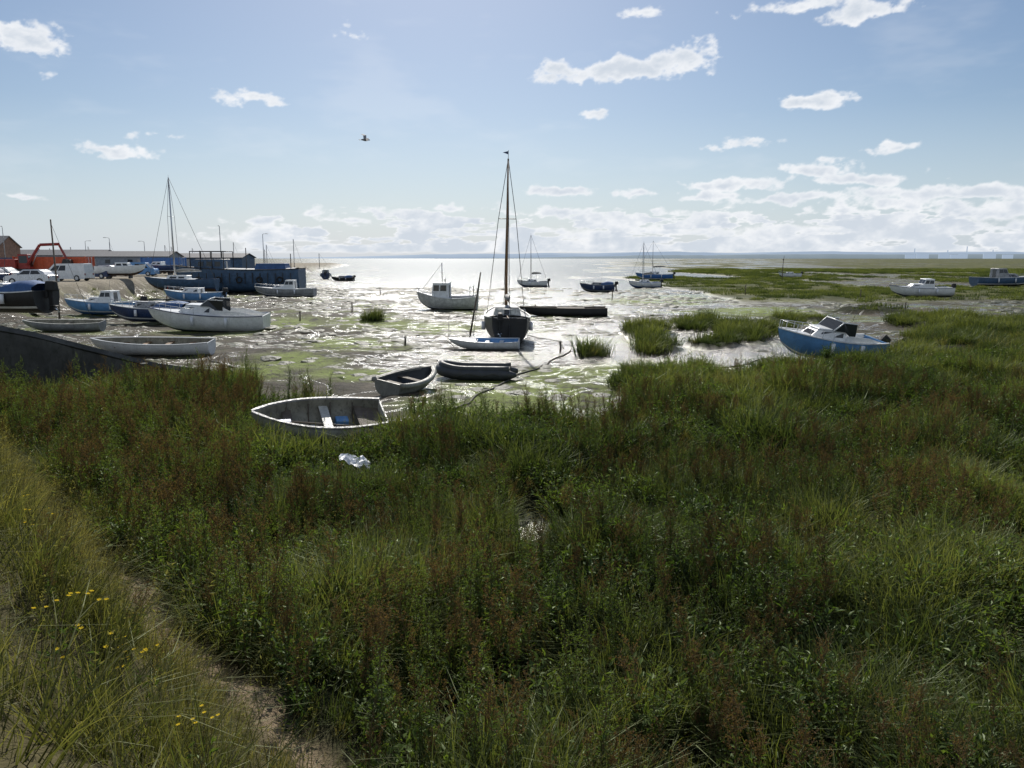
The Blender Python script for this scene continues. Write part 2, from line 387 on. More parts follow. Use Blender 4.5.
# fishing boat
e=place('fishing_boat',449,309,172,-3,0,sink=.1)
L=5.6;hb,sh=hull(e,L,2.4,1.2,tr=.8,full=2.6,sheer=.5,rake=.4,mats=(M_ANTIB,M_DWHITE,M_WHITE,M_GREY),split=.3,deck=.5,deckmat=M_WHITE,thick=.07,floor=.4,rim=.08)
cabin(e,-.1,1.6,.8,.7,1.2,1.45,.0,.2,.06,M_WHITE,M_WHITE,side=((.1,.48,.5,.88),(.56,.92,.5,.88)),front=((.06,.48,.5,.9),(.52,.94,.5,.9)),back=((.3,.7,.05,.85),))
tube('mast',[(.6,0,2.7),(.6,0,4.6)],.045,M_ALU,e); tube('crosstree',[(.6,-.6,3.7),(.6,.6,3.7)],.025,M_ALU,e)
tube('gantry',[(-2.3,-.9,1.1),(-2.3,-.9,2.3),(-2.3,.9,2.3),(-2.3,.9,1.1)],.04,M_ALU,e)
bowrail(e,L,hb,sh,.7,.4); tube('stay',[(.6,0,4.5),(2.8,0,1.8)],.015,M_STAY,e,4)
box('fish_box',(-1.2,.3,.85),(.8,.5,.5),M_BLUE,e,.03); tube('exhaust',[(.2,.5,2.6),(.2,.5,3.1)],.05,M_RUBBER,e)
e=place('mud_barge',565,316,177,0,0,sink=.05)
hull(e,7.2,2.6,.75,tr=.95,full=5,sheer=.12,rake=.4,kr=.5,mats=(M_BLACK,M_BLACK,M_OLDWOOD,M_OLDWOOD),split=0,thick=.08,floor=.45,rim=.06)
box('hatch',(-.5,0,.62),(2.4,1.3,.3),M_OLDWOOD,e,.02); tube('bitts',[(2.6,0,.6),(2.6,0,1.1)],.06,M_OLDWOOD,e)
def cruiser(name,px,py,head,L,B,D,bot,top,stripe,cab=M_WHITE,heel=0,pitch=0,style=0,sink=.08,z=None,ob=True,railing=True,mh=0,cover=None,ex=0,split=.38):
    e=place(name,px,py,head,heel,pitch,sink,z=z,ex=ex)
    hb,sh=hull(e,L,B,D,tr=.86,full=2.6,sheer=.28,rake=L*.07,mats=(bot,top,stripe,cab),split=split,deck=.42,deckmat=cab,thick=.07,floor=.35,rim=.05)
    w=B*.36
    if style==0:
        cabin(e,-L*.06,L*.27,w,w*.6,D*1.0,L*.065,.0,L*.09,.10,cab,cab,side=((.12,.45,.3,.8),(.52,.84,.3,.8)),front=((.1,.9,.1,.55),))
        cabin(e,-L*.16,L*.05,w*1.02,w*.95,D+.02,L*.15,.05,L*.06,.1,cab,cab,side=((.08,.5,.52,.9),(.55,.93,.52,.9)),front=((.05,.48,.52,.94),(.52,.95,.52,.94)),back=((.3,.7,.03,.9),),name='wheelhouse')
    elif style==1:
        cabin(e,-L*.05,L*.30,w,w*.62,D,L*.085,.0,L*.1,.12,cab,cab,side=((.1,.42,.35,.8),(.5,.8,.35,.8)),front=((.12,.88,.2,.75),))
        for sg in(1,-1):
            part('screen_side',[(-L*.02,sg*w*.95,D+L*.085),(L*.02+.35,sg*w*.8,D+L*.085),(-L*.02+.1,sg*w*.85,D+L*.085+.45),(-L*.14,sg*w*.9,D+L*.085+.42),(-L*.14,sg*w*.97,D+.05)],[(0,1,2,3,4)],M_GLASS,e)
            tube('screen_frame',[(L*.02+.35,sg*w*.8,D+L*.085),(-L*.02+.1,sg*w*.85,D+L*.085+.45),(-L*.14,sg*w*.9,D+L*.085+.42)],.03,M_WHITE,e)
            prism('coaming',[(-L*.46,D+.03),(-L*.04,D+.03),(-L*.05,D+L*.05),(-L*.3,D+L*.04)],sg*w*1.0-.04,sg*w*1.0+.04,cab,e,.02)
        part('windscreen',[(L*.02+.36,-w*.78,D+L*.088),(L*.02+.36,w*.78,D+L*.088),(-L*.02+.1,w*.84,D+L*.085+.45),(-L*.02+.1,-w*.84,D+L*.085+.45)],[(0,1,2,3)],M_GLASS,e)
        tube('screen_top',[(-L*.02+.1,-w*.85,D+L*.085+.46),(-L*.02+.1,w*.85,D+L*.085+.46)],.03,M_WHITE,e)
    else:
        cabin(e,-L*.12,L*.24,w,w*.6,D,L*.08,.03,L*.08,.10,cab,cab,side=((.08,.3,.3,.75),(.38,.6,.3,.75),(.68,.88,.3,.75)),front=((.15,.85,.2,.8),),back=((.35,.65,0,.9),))
    if cover:
        V=[];Fc=[];xs=np.linspace(-L*.47,-L*.10,6)
        for i,x in enumerate(xs):
            for y,zz in ((-1,.02),(-.9,.35),(-.4,.55),(.4,.55),(.9,.35),(1,.02)): V.append((x,y*hb(x/L+.5)*.92,D+.02+zz*(.5+.5*math.sin((i+1)*.5))))
        for i in range(5):
            for j in range(5): a=i*6+j; Fc.append((a,a+1,a+7,a+6))
        part('canvas_cover',V,Fc,cover,e,smooth=True)
    else:
        box('cockpit_seat',(-L*.36,0,D*.7),(.5,B*.6,.35),cab,e,.04); box('helm_console',(-L*.2,B*.2,D*.85),(.35,.5,.5),cab,e,.04)
        tube('steering_wheel',[(-L*.2-.24+.02*math.cos(a),B*.2+.17*math.cos(a),D*1.0+.17*math.sin(a)) for a in np.linspace(0,5.9,10)],.018,M_RUBBER,e,5,closed=True)
    if railing: bowrail(e,L,hb,sh,.6,.42,L*.07)
    if ob: outboard(e,-L/2,0,D*.95,tilt=-35 if style==1 else 0,s=1.15)
    for x in(-.18,.12):
        xx=L*x; tube('fender',[(xx,hb(x+.5)+.09,D*.95),(xx,hb(x+.5)+.1,D*.5)],.1,M_PLAST,e,8); tube('fender',[(xx,-hb(x+.5)-.09,D*.95),(xx,-hb(x+.5)-.1,D*.5)],.1,M_PLAST,e,8)
    tube('aerial',[(-L*.1,w*.6,D+L*.1),(-L*.14,w*.6,D+L*.1+1.3)],.012,M_STAY,e,4)
    if mh: mast(e,L*.08,D+L*.08,mh,L,B,boom=L*.38)
    return e,hb,sh
cruiser('motorboat',826,357,196,5.5,2.2,1.05,M_BLUE,M_LBLUE,M_WHITE,heel=-9,pitch=5,style=1,ex=2.7,split=.25,sink=.05,z=.1)
cruiser('motor_cruiser',212,331,184,7.5,2.7,1.25,M_NAVY,M_WHITE,M_NAVY,style=1,heel=-3,pitch=2,ob=False,split=.25)
cruiser('cabin_cruiser',106,314,178,6.3,2.3,1.1,M_BLUE,M_LBLUE,M_WHITE,style=0)
cruiser('motorboat',153,321,176,6.0,2.2,1.05,M_NAVY,M_NAVY,M_WHITE,cab=M_GREY,style=2,cover=M_CANVAS)
cruiser('yacht',196,303,176,6.2,2.3,1.2,M_BLUE,M_LBLUE,M_WHITE,style=2)
cruiser('cabin_cruiser',287,297,182,7.2,2.5,1.1,M_NAVY,M_GREY,M_WHITE,cab=M_WHITE,style=0,ob=False)
cruiser('motorboat',6,311,168,4.8,1.9,1.0,M_BLACK,M_BLACK,M_WHITE,style=2,cover=M_CANVAS)
cruiser('cabin_cruiser',921,296,178,7.2,2.5,1.1,M_NAVY,M_WHITE,M_NAVY,style=0,heel=-3,split=.25,ex=3)
cruiser('fishing_boat',1002,286,4,10.5,3.2,1.5,M_BLACK,M_STEELB,M_WHITE,cab=M_GREY,style=0,ob=False)
cruiser('motorboat',598,292,170,4.8,2.0,1.1,M_BLACK,M_NAVY,M_GREY,cab=M_GREY,style=2,cover=M_CANVAS)
cruiser('yacht',533,287,182,4.9,1.9,1.0,M_NAVY,M_WHITE,M_NAVY,style=2,mh=7.6)
cruiser('yacht',655,280,170,7.6,2.4,1.3,M_NAVY,M_BLUE,M_WHITE,style=2,mh=6.6)
cruiser('yacht',645,288,183,5.0,2.0,1.0,M_NAVY,M_WHITE,M_BLUE,style=2,mh=6.2)
cruiser('motorboat',790,278,178,5.0,2.0,1.1,M_NAVY,M_WHITE,M_NAVY,style=2)
cruiser('motorboat',326,279,100,5.5,2.3,1.4,M_BLACK,M_NAVY,M_GREY,cab=M_GREY,style=0)
cruiser('motorboat',343,281,180,4.5,1.8,.8,M_BLACK,M_BLACK,M_GREY,cab=M_GREY,style=2,cover=M_CANVAS)
e=place('rowing_boat',156,355,179,-7,0,sink=.02)
hb,sh=hull(e,6.0,1.8,.75,tr=.6,full=2.2,sheer=.2,rake=.35,mats=(M_ANTIB,M_WHITE,M_WHITE,M_INNER),split=.2,thick=.05,floor=.15,strakes=5)
for x in(-1.8,-.6,.6,1.7): box('thwart',(x,0,.55),(.25,hb(x/6.2+.5)*1.84,.04),M_WOOD,e,.006)
tube('oar',[(-2,.2,.60),(1.6,.35,.64)],.03,M_WOOD,e)
e=place('rowing_boat',66,331,180,-6,0,sink=.02)
hb,sh=hull(e,5.2,1.7,.65,tr=.65,full=2.3,sheer=.2,mats=(M_BLACK,M_GREY,M_DWHITE,M_INNER),split=.25,thick=.05,floor=.15)
for x in(-1.4,0,1.3): box('thwart',(x,0,.48),(.25,hb(x/5.2+.5)*1.8,.04),M_OLDWOOD,e,.006)
e=place('mooring_pole',60,325,0); tube('pole',[(0,0,-.3),(.05,0,3),(0,.05,7.9)],[.08,.07,.05],M_OLDWOOD,e,7); tube('stay',[(0,.05,7.6),(2.2,.4,.6)],.014,M_STAY,e,4)
q=at(186,96,0); e=empty('laid_up_yacht',(q.x,q.y,.9),176)
hb,sh=hull(e,8.5,2.6,1.5,tr=.6,full=2.0,sheer=.2,rake=.7,mats=(M_ANTI,M_STEELB,M_NAVY,M_WHITE),deck=.3,deckmat=M_WHITE,floor=.5)
cabin(e,-.8,2.0,.8,.55,1.5,.45,.05,.3,.1,M_WHITE,side=((.1,.4,.3,.75),(.5,.85,.3,.75))); mast(e,1.0,1.5,12.2,8.5,2.6,boom=3.4,r=.10)
for x in(-1.8,1.5):
    for sg in(1,-1): tube('cradle_leg',[(x,sg*1.5,-.9),(x,sg*.9,.8)],.05,M_RED,e)
# blue barge
q=P(243,292,.2); e=empty('blue_work_barge',(q.x,q.y,0.1),182)
hb,sh=hull(e,17,5.2,3.2,tr=.9,full=4.5,sheer=.18,rake=1.2,kr=.5,mats=(M_STEELB,M_STEELB,M_BLACK,M_STEELB),split=0,deck=.05,deckmat=M_GREY,thick=.1,floor=.7,rim=.12)
cabin(e,2.0,6.2,1.9,1.6,3.2,1.5,.1,.3,.1,M_STEELB,M_GREY,side=((.08,.28,.35,.8),(.38,.58,.35,.8),(.68,.88,.35,.8)),back=((.4,.6,0,.85),))
for x in(1.8,3.4,5.0,6.4): tube('frame_hoop',[(x,-2.1,3.2),(x,-2.1,5.8),(x,2.1,5.8),(x,2.1,3.2)],.07,M_BLACK,e)
for y in(-2.1,0,2.1): tube('frame_beam',[(1.8,y,5.8),(6.4,y,5.8)],.07,M_BLACK,e)
for i in range(14): box('hull_rib',(-7.5+i*1.05,2.72 if i<13 else 2.4,2.1),(.09,.12,1.5),M_BLACK,e,.01)
cabin(e,-6.6,-2.2,1.5,1.5,3.2,.9,.2,.2,.1,M_CANVAS,M_CANVAS)
for x,h in((-1,3.2),(-7.2,2.4)): tube('post',[(x,1,3.1),(x,1,3.1+h)],.06,M_BLACK,e)
for i in range(5): tube('tyre_fender',[(-6+i*2.8+.38*math.cos(a),2.78,1.9+.38*math.sin(a)) for a in np.linspace(0,5.8,12)],.11,M_RUBBER,e,6,closed=True)

YZ=2.45
def yard(name,px,d,head): 
    q=at(px,d,YZ); return empty(name,(q.x,q.y,YZ),head)
def container(px,d,head,mat,L=10,h=2.6):
    e=yard('shipping_container',px,d,head)
    V=[];Fc=[];n=int(L/.28)
    for i in range(n+1):
        x=-L/2+i*L/n; o=.04 if i%4 in(0,1) else 0
        V+= [(x,-1.2+o,.1),(x,-1.2+o,h),(x,1.2-o,h),(x,1.2-o,.1)]
    for i in range(n):
        for k in range(4): a=i*4+k;b=i*4+(k+1)%4; Fc.append((a,a+4,b+4,b))
    Fc+=[(0,1,2,3),(n*4+3,n*4+2,n*4+1,n*4)]
    part('corrugated_body',V,Fc,mat,e)
    for x in(-L/2,L/2):
        for y in(-1.22,1.22): box('corner_post',(x,y,h/2+.05),(.16,.16,h+.05),mat,e,.01)
    for y in(-.4,.4): tube('lock_rod',[(L/2+.06,y,.2),(L/2+.06,y,h-.1)],.03,M_ALU,e)
container(60,108,3,M_ORANGE,9.5,2.7); container(14,122,8,M_NAVY,6); container(168,140,-4,M_BLUE,7)
def shed(name,px,d,head,L,W,h,rh,wall,roof,doors=2,wins=3):
    e=yard(name,px,d,head)
    prism('walls',[(-W/2,0),(W/2,0),(W/2,h),(0,h+rh),(-W/2,h)],-L/2,L/2,wall,e,0,axis='x')
    for sg in(1,-1):
        V=[(-L/2-.3,sg*(W/2+.3),h-.3*rh/(W/2)),(L/2+.3,sg*(W/2+.3),h-.3*rh/(W/2)),(L/2+.3,0,h+rh+.03),(-L/2-.3,0,h+rh+.03)]
        V+= [(a,b,c+.12) for a,b,c in V]
        part('roof',V,[(0,1,2,3),(7,6,5,4),(0,4,5,1),(1,5,6,2),(2,6,7,3),(3,7,4,0)],roof,e)
    for i in range(doors): box('door',(-L/2+L*(i+.5)/doors,-W/2-.02,1.2),(2.0,.08,2.3),M_GREY,e,.01)
    for i in range(wins): box('window',(-L/2+L*(i+.9)/(wins+.6),-W/2-.02,h*.68),(.9,.07,.7),M_GLASS,e,.01)
    return e
shed('boat_shed',130,150,2,19,7,2.8,.9,M_SHED,M_ROOF,2,4)
shed('boat_shed',215,165,-3,16,7,2.6,.8,M_STEELB,M_ROOF,2,3)
shed('brick_house',-8,150,5,9,8,4.6,2.0,M_BRICK,M_ROOF,1,3)
shed('brick_house',-70,160,2,12,8,5.0,2.4,M_BRICK,M_ROOF,1,3)
shed('boat_shed',70,190,0,22,8,3.2,1.2,M_SHED,M_ROOF,3,4)
def car(name,px,d,head,mat,van=False):
    e=yard(name,px,d,head); L,W=(4.9,1.9) if van else (4.3,1.78)
    if van: low=[(-2.4,.3),(2.4,.3),(2.42,.8),(2.3,1.05),(-2.4,1.15)]; gh=[(-2.38,1.12),(1.95,1.02),(1.1,1.88),(-2.3,1.92)]
    else: low=[(-2.1,.28),(2.12,.28),(2.15,.62),(2.0,.80),(1.0,.94),(-1.7,.98),(-2.12,.9)]; gh=[(-1.85,.95),(1.05,.92),(.3,1.42),(-1.15,1.45),(-1.6,1.25)]
    prism('body',low,-W/2,W/2,mat,e,.06)
    n=len(gh); V=[(a,-W/2*(.97 if b<1.2 else .82),b) for a,b in gh]+[(a,W/2*(.97 if b<1.2 else .82),b) for a,b in gh]
    part('cabin',V,[tuple(range(n)),tuple(range(2*n-1,n-1,-1))]+[(i,(i+1)%n,(i+1)%n+n,i+n) for i in range(n)],mat,e,bevel=.04)
    a,b=(gh[1],gh[2])
    quadpanel('windscreen',[(a[0],-W*.46,a[1]),(a[0],W*.46,a[1]),(b[0],W*.4,b[1]),(b[0],-W*.4,b[1])],.06,.94,.1,.92,.012,M_GLASS,e)
    for sg in(-1,1):
        if van: q_=[(-.3,sg*W*.485,1.1),(1.7,sg*W*.485,1.08),(1.05,sg*W*.41,1.75),(-.3,sg*W*.41,1.78)]
        else: q_=[(-1.6,sg*W*.485,.97),(.85,sg*W*.485,.95),(.25,sg*W*.41,1.38),(-1.15,sg*W*.41,1.4)]
        if sg>0: q_=[q_[1],q_[0],q_[3],q_[2]]
        for u0,u1 in((.04,.48),(.53,.96)): quadpanel('side_window',q_,u0,u1,.06,.92,.02,M_GLASS,e)
        for x in(-L*.31,L*.31):
            tube('tyre',[(x,sg*(W/2-.2),.33),(x,sg*(W/2+.01),.33)],.33,M_RUBBER,e,18,False); tube('wheel_hub',[(x,sg*(W/2),.33),(x,sg*(W/2+.025),.33)],.2,M_ALU,e,12,False)
        box('headlight',(L*.485,sg*W*.36,.66),(.1,.3,.14),M_PLAST,e,.02); box('mirror',(.75 if not van else 1.5,sg*(W/2+.08),1.0),(.12,.16,.12),mat,e,.02)
        box('tail_light',(-L*.49,sg*W*.4,.75),(.06,.16,.2),M_RED,e,.01)
car('parked_car',36,75,178,M_SILVER); car('parked_van',73,88,176,M_WHITE,True); car('parked_van',143,112,5,M_LBLUE,True); car('parked_car',108,118,182,M_SILVER)
car('parked_car',-8,84,170,M_NAVY); car('parked_car',4,92,175,M_WHITE); car('parked_car',100,98,172,M_NAVY); car('parked_car',158,128,178,M_WHITE); car('parked_car',128,132,4,M_RED)
e=yard('red_excavator',26,106,10)
for sg in(-1,1):
    prism('track',[(-1.9,.2),(-1.6,0),(1.6,0),(1.9,.2),(1.9,.6),(1.6,.8),(-1.6,.8),(-1.9,.6)],sg*1.2-.28,sg*1.2+.28,M_RUBBER,e,.04)
    for x in(-1.3,-.4,.4,1.3): tube('track_roller',[(x,sg*1.5,.4),(x,sg*1.55,.4)],.26,M_GREY,e,10,False)
box('slew_ring',(0,0,.95),(1.6,1.6,.3),M_BLACK,e,.05); box('engine_house',(-1.2,0,1.75),(2.2,2.5,1.3),M_RED,e,.08)
cabin(e,.0,1.5,.7,.7,1.1,1.9,0,.3,.08,M_RED,side=((.1,.9,.4,.92),),front=((.08,.92,.15,.92),))
def beam(p,pts,w,mat,nm):
    for i in range(len(pts)-1): tube(nm,[pts[i],pts[i+1]],w,mat,p,4,False)
beam(e,[(1.2,-.9,1.6),(3.0,-.9,4.3),(5.4,-.9,4.4)],.19,M_RED,'boom'); beam(e,[(5.3,-.9,4.5),(6.2,-.9,2.4)],.15,M_RED,'dipper')
prism('bucket',[(5.9,2.4),(6.7,2.3),(6.8,1.7),(6.2,1.4),(5.7,1.8)],-1.4,-.4,M_BLACK,e,.03); tube('hydraulic_ram',[(1.9,-.9,1.7),(2.9,-.9,3.8)],.08,M_ALU,e)
def lamp(px,d,h):
    e=yard('street_lamp',px,d,random.uniform(0,360)); tube('column',[(0,0,0),(0,0,h*.5),(0,0,h)],[.09,.07,.05],M_GREY,e,8)
    tube('arm',[(0,0,h),(.3,0,h+.12),(.8,0,h+.14)],.035,M_GREY,e); box('lantern',(.95,0,h+.13),(.5,.2,.1),M_GREY,e,.03)
lamp(225,125,7.5); lamp(267,150,7.0); lamp(116,160,6.5); lamp(92,175,6.2); lamp(150,170,6); lamp(12,140,8)
e=yard('yacht_masts',120,200,0)
for i in range(22):
    x=-60+i*5.2+random.uniform(-3,3); h=random.uniform(3.5,7.5); y=random.uniform(-20,20)
    tube('mast',[(x,y,0),(x,y,h)],.09,M_GREY,e,5); tube('stay',[(x,y,h),(x+2,y,1)],.02,M_STAY,e,4)
for px,d,hd,L,mt in((124,98,10,5.5,M_WHITE),(165,118,175,6,M_NAVY)):
    q=at(px,d,0); zz=HZ(q.x,q.y); e=empty('stored_boat',(q.x,q.y,zz+.35),hd)
    hb,sh=hull(e,L,2.1,1.1,mats=(M_ANTI,mt,M_WHITE,M_WHITE),deck=.4,deckmat=M_WHITE,floor=.4)
    cabin(e,-.4,1.5,.7,.5,1.1,.5,.05,.4,.1,M_WHITE,side=((.1,.45,.3,.8),(.55,.85,.3,.8)),front=((.1,.9,.2,.8),))
    for x in(-1.4,1.2): box('trailer_support',(x,0,-.1),(.12,1.4,.5),M_BLACK,e,.01)
a=Vector((-27,22.5)); b=P(246,384); b=Vector((b.x,b.y)); e=empty('slipway_wall',(a.x,a.y,0),math.degrees(math.atan2(b.y-a.y,b.x-a.x))); Lw=(b-a).length
WT=([0,.42,.6,.82,1],[3.3,3.05,2.25,.85,.15])
V=[];Fc=[];n=40
for i in range(n+1):
    x=Lw*i/n; t=i/n
    zt=np.interp(t,*WT)+random.uniform(-.02,.02)
    V+= [(x,-.25,-.4),(x,-.14,zt),(x,.14,zt),(x,.2,-.4)]
for i in range(n):
    for k in range(4): p_=i*4+k;r_=i*4+(k+1)%4; Fc.append((p_,p_+4,r_+4,r_))
Fc+=[(0,1,2,3),(n*4+3,n*4+2,n*4+1,n*4)]
part('concrete_wall',V,Fc,M_CONC,e)
tube('coping',[(Lw*t,0,np.interp(t,*WT)+.06) for t in np.linspace(0,1,24)],.15,M_CONC,e,4,False)
for t in np.linspace(.05,.8,7): box('buttress',(Lw*t,-.28,.5),(.25,.3,1.2),M_CONC,e,.02)
def rope(name,pl,r=.035,mat=M_ROPE):
    pts=[];Q=[P(a,b) for a,b in pl]
    for i in range(len(Q)-1):
        for t in np.linspace(0,1,14)[:-1]:
            p_=Q[i].lerp(Q[i+1],t); p_.x+=.12*math.sin(t*9+i)+random.uniform(-.03,.03); pts.append((p_.x,p_.y,max(HZ(p_.x,p_.y),-.06)+r*.7))
    tube(name,pts,r,mat,None,6)
rope('mooring_rope',[(452,412),(500,384),(545,365),(574,350)],.04)
rope('mooring_rope',[(395,352),(430,346),(462,352)],.02); rope('mooring_rope',[(520,334),(560,342),(562,350)],.02)
rope('mooring_rope',[(200,352),(225,370),(250,382)],.03); rope('mooring_chain',[(452,308),(446,335),(455,352)],.025)
rope('mooring_rope',[(775,356),(740,366),(690,372)],.03)
for i,(px,py,h) in enumerate([(300,322,.8),(352,312,1.0),(405,345,.5),(560,352,.6),(612,300,1.3),(745,296,1.4),(860,300,1.2),(905,310,.8),(782,280,5.3),(380,296,1.2)]):
    q=P(px,py); e=empty('mooring_post',(q.x,q.y,HZ(q.x,q.y))); tube('post',[(0,0,-.2),(.03,0,h*.6),(.0+.04*h,0,h)],[.06+h*.008,.05+h*.006,.045],M_OLDWOOD,e,7); tube('rope_band',[(0,0,h*.8),(.02,0,h*.86)],.075,M_ROPE,e,7)
# crumpled plastic
q=P(355,470,.45); e=empty('plastic_sheet',(q.x,q.y,HZ(q.x,q.y)+.42),15,8); EXC.append((q.x,q.y-.3,.55))
V=[];Fc=[];k=12
for i in range(k):
    for j in range(k):
        x=(i/(k-1)-.5)*.68; y=(j/(k-1)-.5)*.5
        V.append((x*(1-.3*abs(y)*2),y+.08*math.sin(i*.8),.30*float(fbm(np.array(i*.33),np.array(j*.33),4))-.35*x))
for i in range(k-1):
    for j in range(k-1): a_=i*k+j; Fc.append((a_,a_+1,a_+k+1,a_+k))
o=part('crumpled_film',V,Fc,M_PLAST,e); s_=o.modifiers.new('s','SOLIDIFY'); s_.thickness=.01
# gull
r=ray(365,140); q=Vector((0,0,CH))+r.normalized()*48; e=empty('seagull',q,25,25,0)
tube('body',[(-.24,0,0),(-.12,0,.01),(.02,0,.0),(.14,0,.01),(.2,0,.02),(.25,0,.02),(.3,0,.01)],[.02,.055,.075,.055,.035,.035,.008],M_BIRD,e,8)
for sg in(1,-1):
    V=[(.09,sg*.04,.03),(.13,sg*.28,.20),(.02,sg*.62,.16),(-.08,sg*.68,.14),(-.05,sg*.3,.17),(-.07,sg*.04,.02)]
    part('wing',V,[(0,1,4,5),(1,2,3,4)],M_BIRD,e).modifiers.new('s','SOLIDIFY').thickness=.012
part('tail',[(-.2,-.03,0),(-.2,.03,0),(-.36,.07,0),(-.36,-.07,0)],[(0,1,2,3)],M_BIRD,e).modifiers.new('s','SOLIDIFY').thickness=.01

# ground
ys=list(np.arange(-14,5,.5)); y_=5.0
while y_<9500: ys.append(y_); y_*=1.0095 if y_<90 else 1.0135
ys=np.array(ys); NC=380; cs=np.linspace(-1,1,NC); cs=np.sign(cs)*np.abs(cs)**1.1
Y=np.repeat(ys,NC); X=np.tile(cs,len(ys))*(26+1.0*np.maximum(Y,0))
Z=HT(X,Y)
u,v,veg,far,bank,yardm,alg,sb=masks(X,Y)
bank=bank*ss(34,26,Y)
wet=np.clip(ss(300,450,u+200*(fbm(X*.12,Y*.12,91)-.5))*.70+ss(312,288,v)*.75*ss(200,360,u)*ss(860,640,u)+.7*np.exp(-((u-670)/120)**2-((v-350)/18)**2)-.35*ss(740,840,u),-.3,1.3)
wet=np.clip(wet+1.2*(1-veg)*ss(18,16,Y),-.3,1.5)
me=bpy.data.meshes.new('ground'); NV=len(X); NR=len(ys)
def bulk(me,co,fc):
    me.vertices.add(len(co)); me.vertices.foreach_set('co',co.astype(np.float32).ravel()); nf=len(fc)
    me.loops.add(nf*4); me.loops.foreach_set('vertex_index',fc.ravel().astype(np.int32))
    me.polygons.add(nf); me.polygons.foreach_set('loop_start',np.arange(nf,dtype=np.int32)*4); me.polygons.foreach_set('loop_total',np.full(nf,4,dtype=np.int32))
    me.polygons.foreach_set('use_smooth',np.ones(nf,dtype=bool)); me.update()
ii,jj=np.meshgrid(np.arange(NR-1),np.arange(NC-1),indexing='ij'); a=(ii*NC+jj).ravel()
bulk(me,np.stack([X,Y,Z],1),np.stack([a,a+1,a+NC+1,a+NC],1))
TRC=.25;TRW=.24
track=np.exp(-((sb-TRC)/TRW)**2)*ss(34,26,Y)*ss(11.0,8.6,Y)
for nm,arr in (('veg',veg),('far',far),('bank',bank),('yard',yardm),('alg',alg),('track',track),('wet',wet)):
    at_=me.attributes.new(nm,'FLOAT','POINT'); at_.data.foreach_set('value',arr.astype(np.float32))
g=bpy.data.objects.new('ground',me); COL.objects.link(g)
m,nt,o=newmat('marsh_and_mud'); tc=N(nt,'ShaderNodeTexCoord'); pos=tc.outputs['Object']
def attr(n_): a_=N(nt,'ShaderNodeAttribute'); a_.attribute_name=n_; return a_.outputs['Fac']
nA=noise(nt,pos,.55,7,.68); nB=noise(nt,pos,3.6,6,.74); nC=noise(nt,pos,.12,4,.6); nD=noise(nt,pos,20,3,.6); nR=noise(nt,pos,.22,5,.6,1.2)
mud=mixc(nt,mrange(nt,nA.outputs[0],.32,.66),(.028,.023,.015),(.115,.095,.066))
mud=mixc(nt,mrange(nt,nB.outputs[0],.42,.66,0,.75),mud,(.032,.030,.020))
al=math_(nt,'MULTIPLY',attr('alg'),mrange(nt,nA.outputs[0],.36,.48),None,True)
al=math_(nt,'ADD',al,mrange(nt,math_(nt,'ADD',nC.outputs[0],math_(nt,'MULTIPLY',nB.outputs[0],.3)),.64,.78,0,.6),None,True)
al=math_(nt,'MULTIPLY',al,mrange(nt,nB.outputs[0],.34,.48))
mud=mixc(nt,math_(nt,'MULTIPLY',al,.9),mud,mixc(nt,nB.outputs[0],(.07,.10,.018),(.30,.38,.06)))
vg=attr('veg'); fr=attr('far')
c=mixc(nt,vg,mud,mixc(nt,nB.outputs[0],(.014,.018,.009),(.040,.045,.020)))
c=mixc(nt,fr,c,mixc(nt,mrange(nt,nC.outputs[0],.3,.7),(.05,.065,.025),(.14,.135,.055)))
c=mixc(nt,attr('bank'),c,mixc(nt,nB.outputs[0],(.04,.04,.018),(.13,.11,.055)))
c=mixc(nt,attr('track'),c,mixc(nt,nD.outputs[0],(.20,.15,.10),(.36,.28,.19)))
c=mixc(nt,attr('yard'),c,mixc(nt,nA.outputs[0],(.24,.21,.16),(.38,.34,.27)))
b=N(nt,'ShaderNodeBsdfPrincipled'); nt.links.new(c,b.inputs['Base Color'])
dry=math_(nt,'MAXIMUM',math_(nt,'MAXIMUM',vg,fr),math_(nt,'MAXIMUM',attr('bank'),attr('yard')))
riv=mrange(nt,math_(nt,'ABSOLUTE',math_(nt,'SUBTRACT',nR.outputs[0],.5)),.035,.0,0,.38)
wm=math_(nt,'ADD',math_(nt,'MULTIPLY',attr('wet'),.42),math_(nt,'ADD',math_(nt,'MULTIPLY',nA.outputs[0],1.0),math_(nt,'MULTIPLY',nB.outputs[0],.55)))
wm=math_(nt,'ADD',wm,math_(nt,'MULTIPLY',math_(nt,'SUBTRACT',nC.outputs[0],.5),.9)); wm=math_(nt,'ADD',wm,riv)
wm=mrange(nt,math_(nt,'SUBTRACT',wm,math_(nt,'MULTIPLY',al,.30)),.95,1.09)
rm=math_(nt,'SUBTRACT',.78,math_(nt,'MULTIPLY',wm,.55))
rr_=N(nt,'ShaderNodeMix'); nt.links.new(dry,rr_.inputs[0]); nt.links.new(rm,rr_.inputs[2]); rr_.inputs[3].default_value=.95
nt.links.new(rr_.outputs[0],b.inputs['Roughness'])
sp=N(nt,'ShaderNodeMix'); nt.links.new(dry,sp.inputs[0]); nt.links.new(mrange(nt,wm,0,1,.14,.6),sp.inputs[2]); sp.inputs[3].default_value=.08; nt.links.new(sp.outputs[0],b.inputs['Specular IOR Level'])
hsum=math_(nt,'ADD',math_(nt,'MULTIPLY',nA.outputs[0],.24),math_(nt,'MULTIPLY',nB.outputs[0],.16)); hsum=math_(nt,'ADD',hsum,math_(nt,'MULTIPLY',nD.outputs[0],.025))
bp=N(nt,'ShaderNodeBump'); bp.inputs['Distance'].default_value=1.0; nt.links.new(hsum,bp.inputs['Height']); nt.links.new(bp.outputs[0],b.inputs['Normal'])
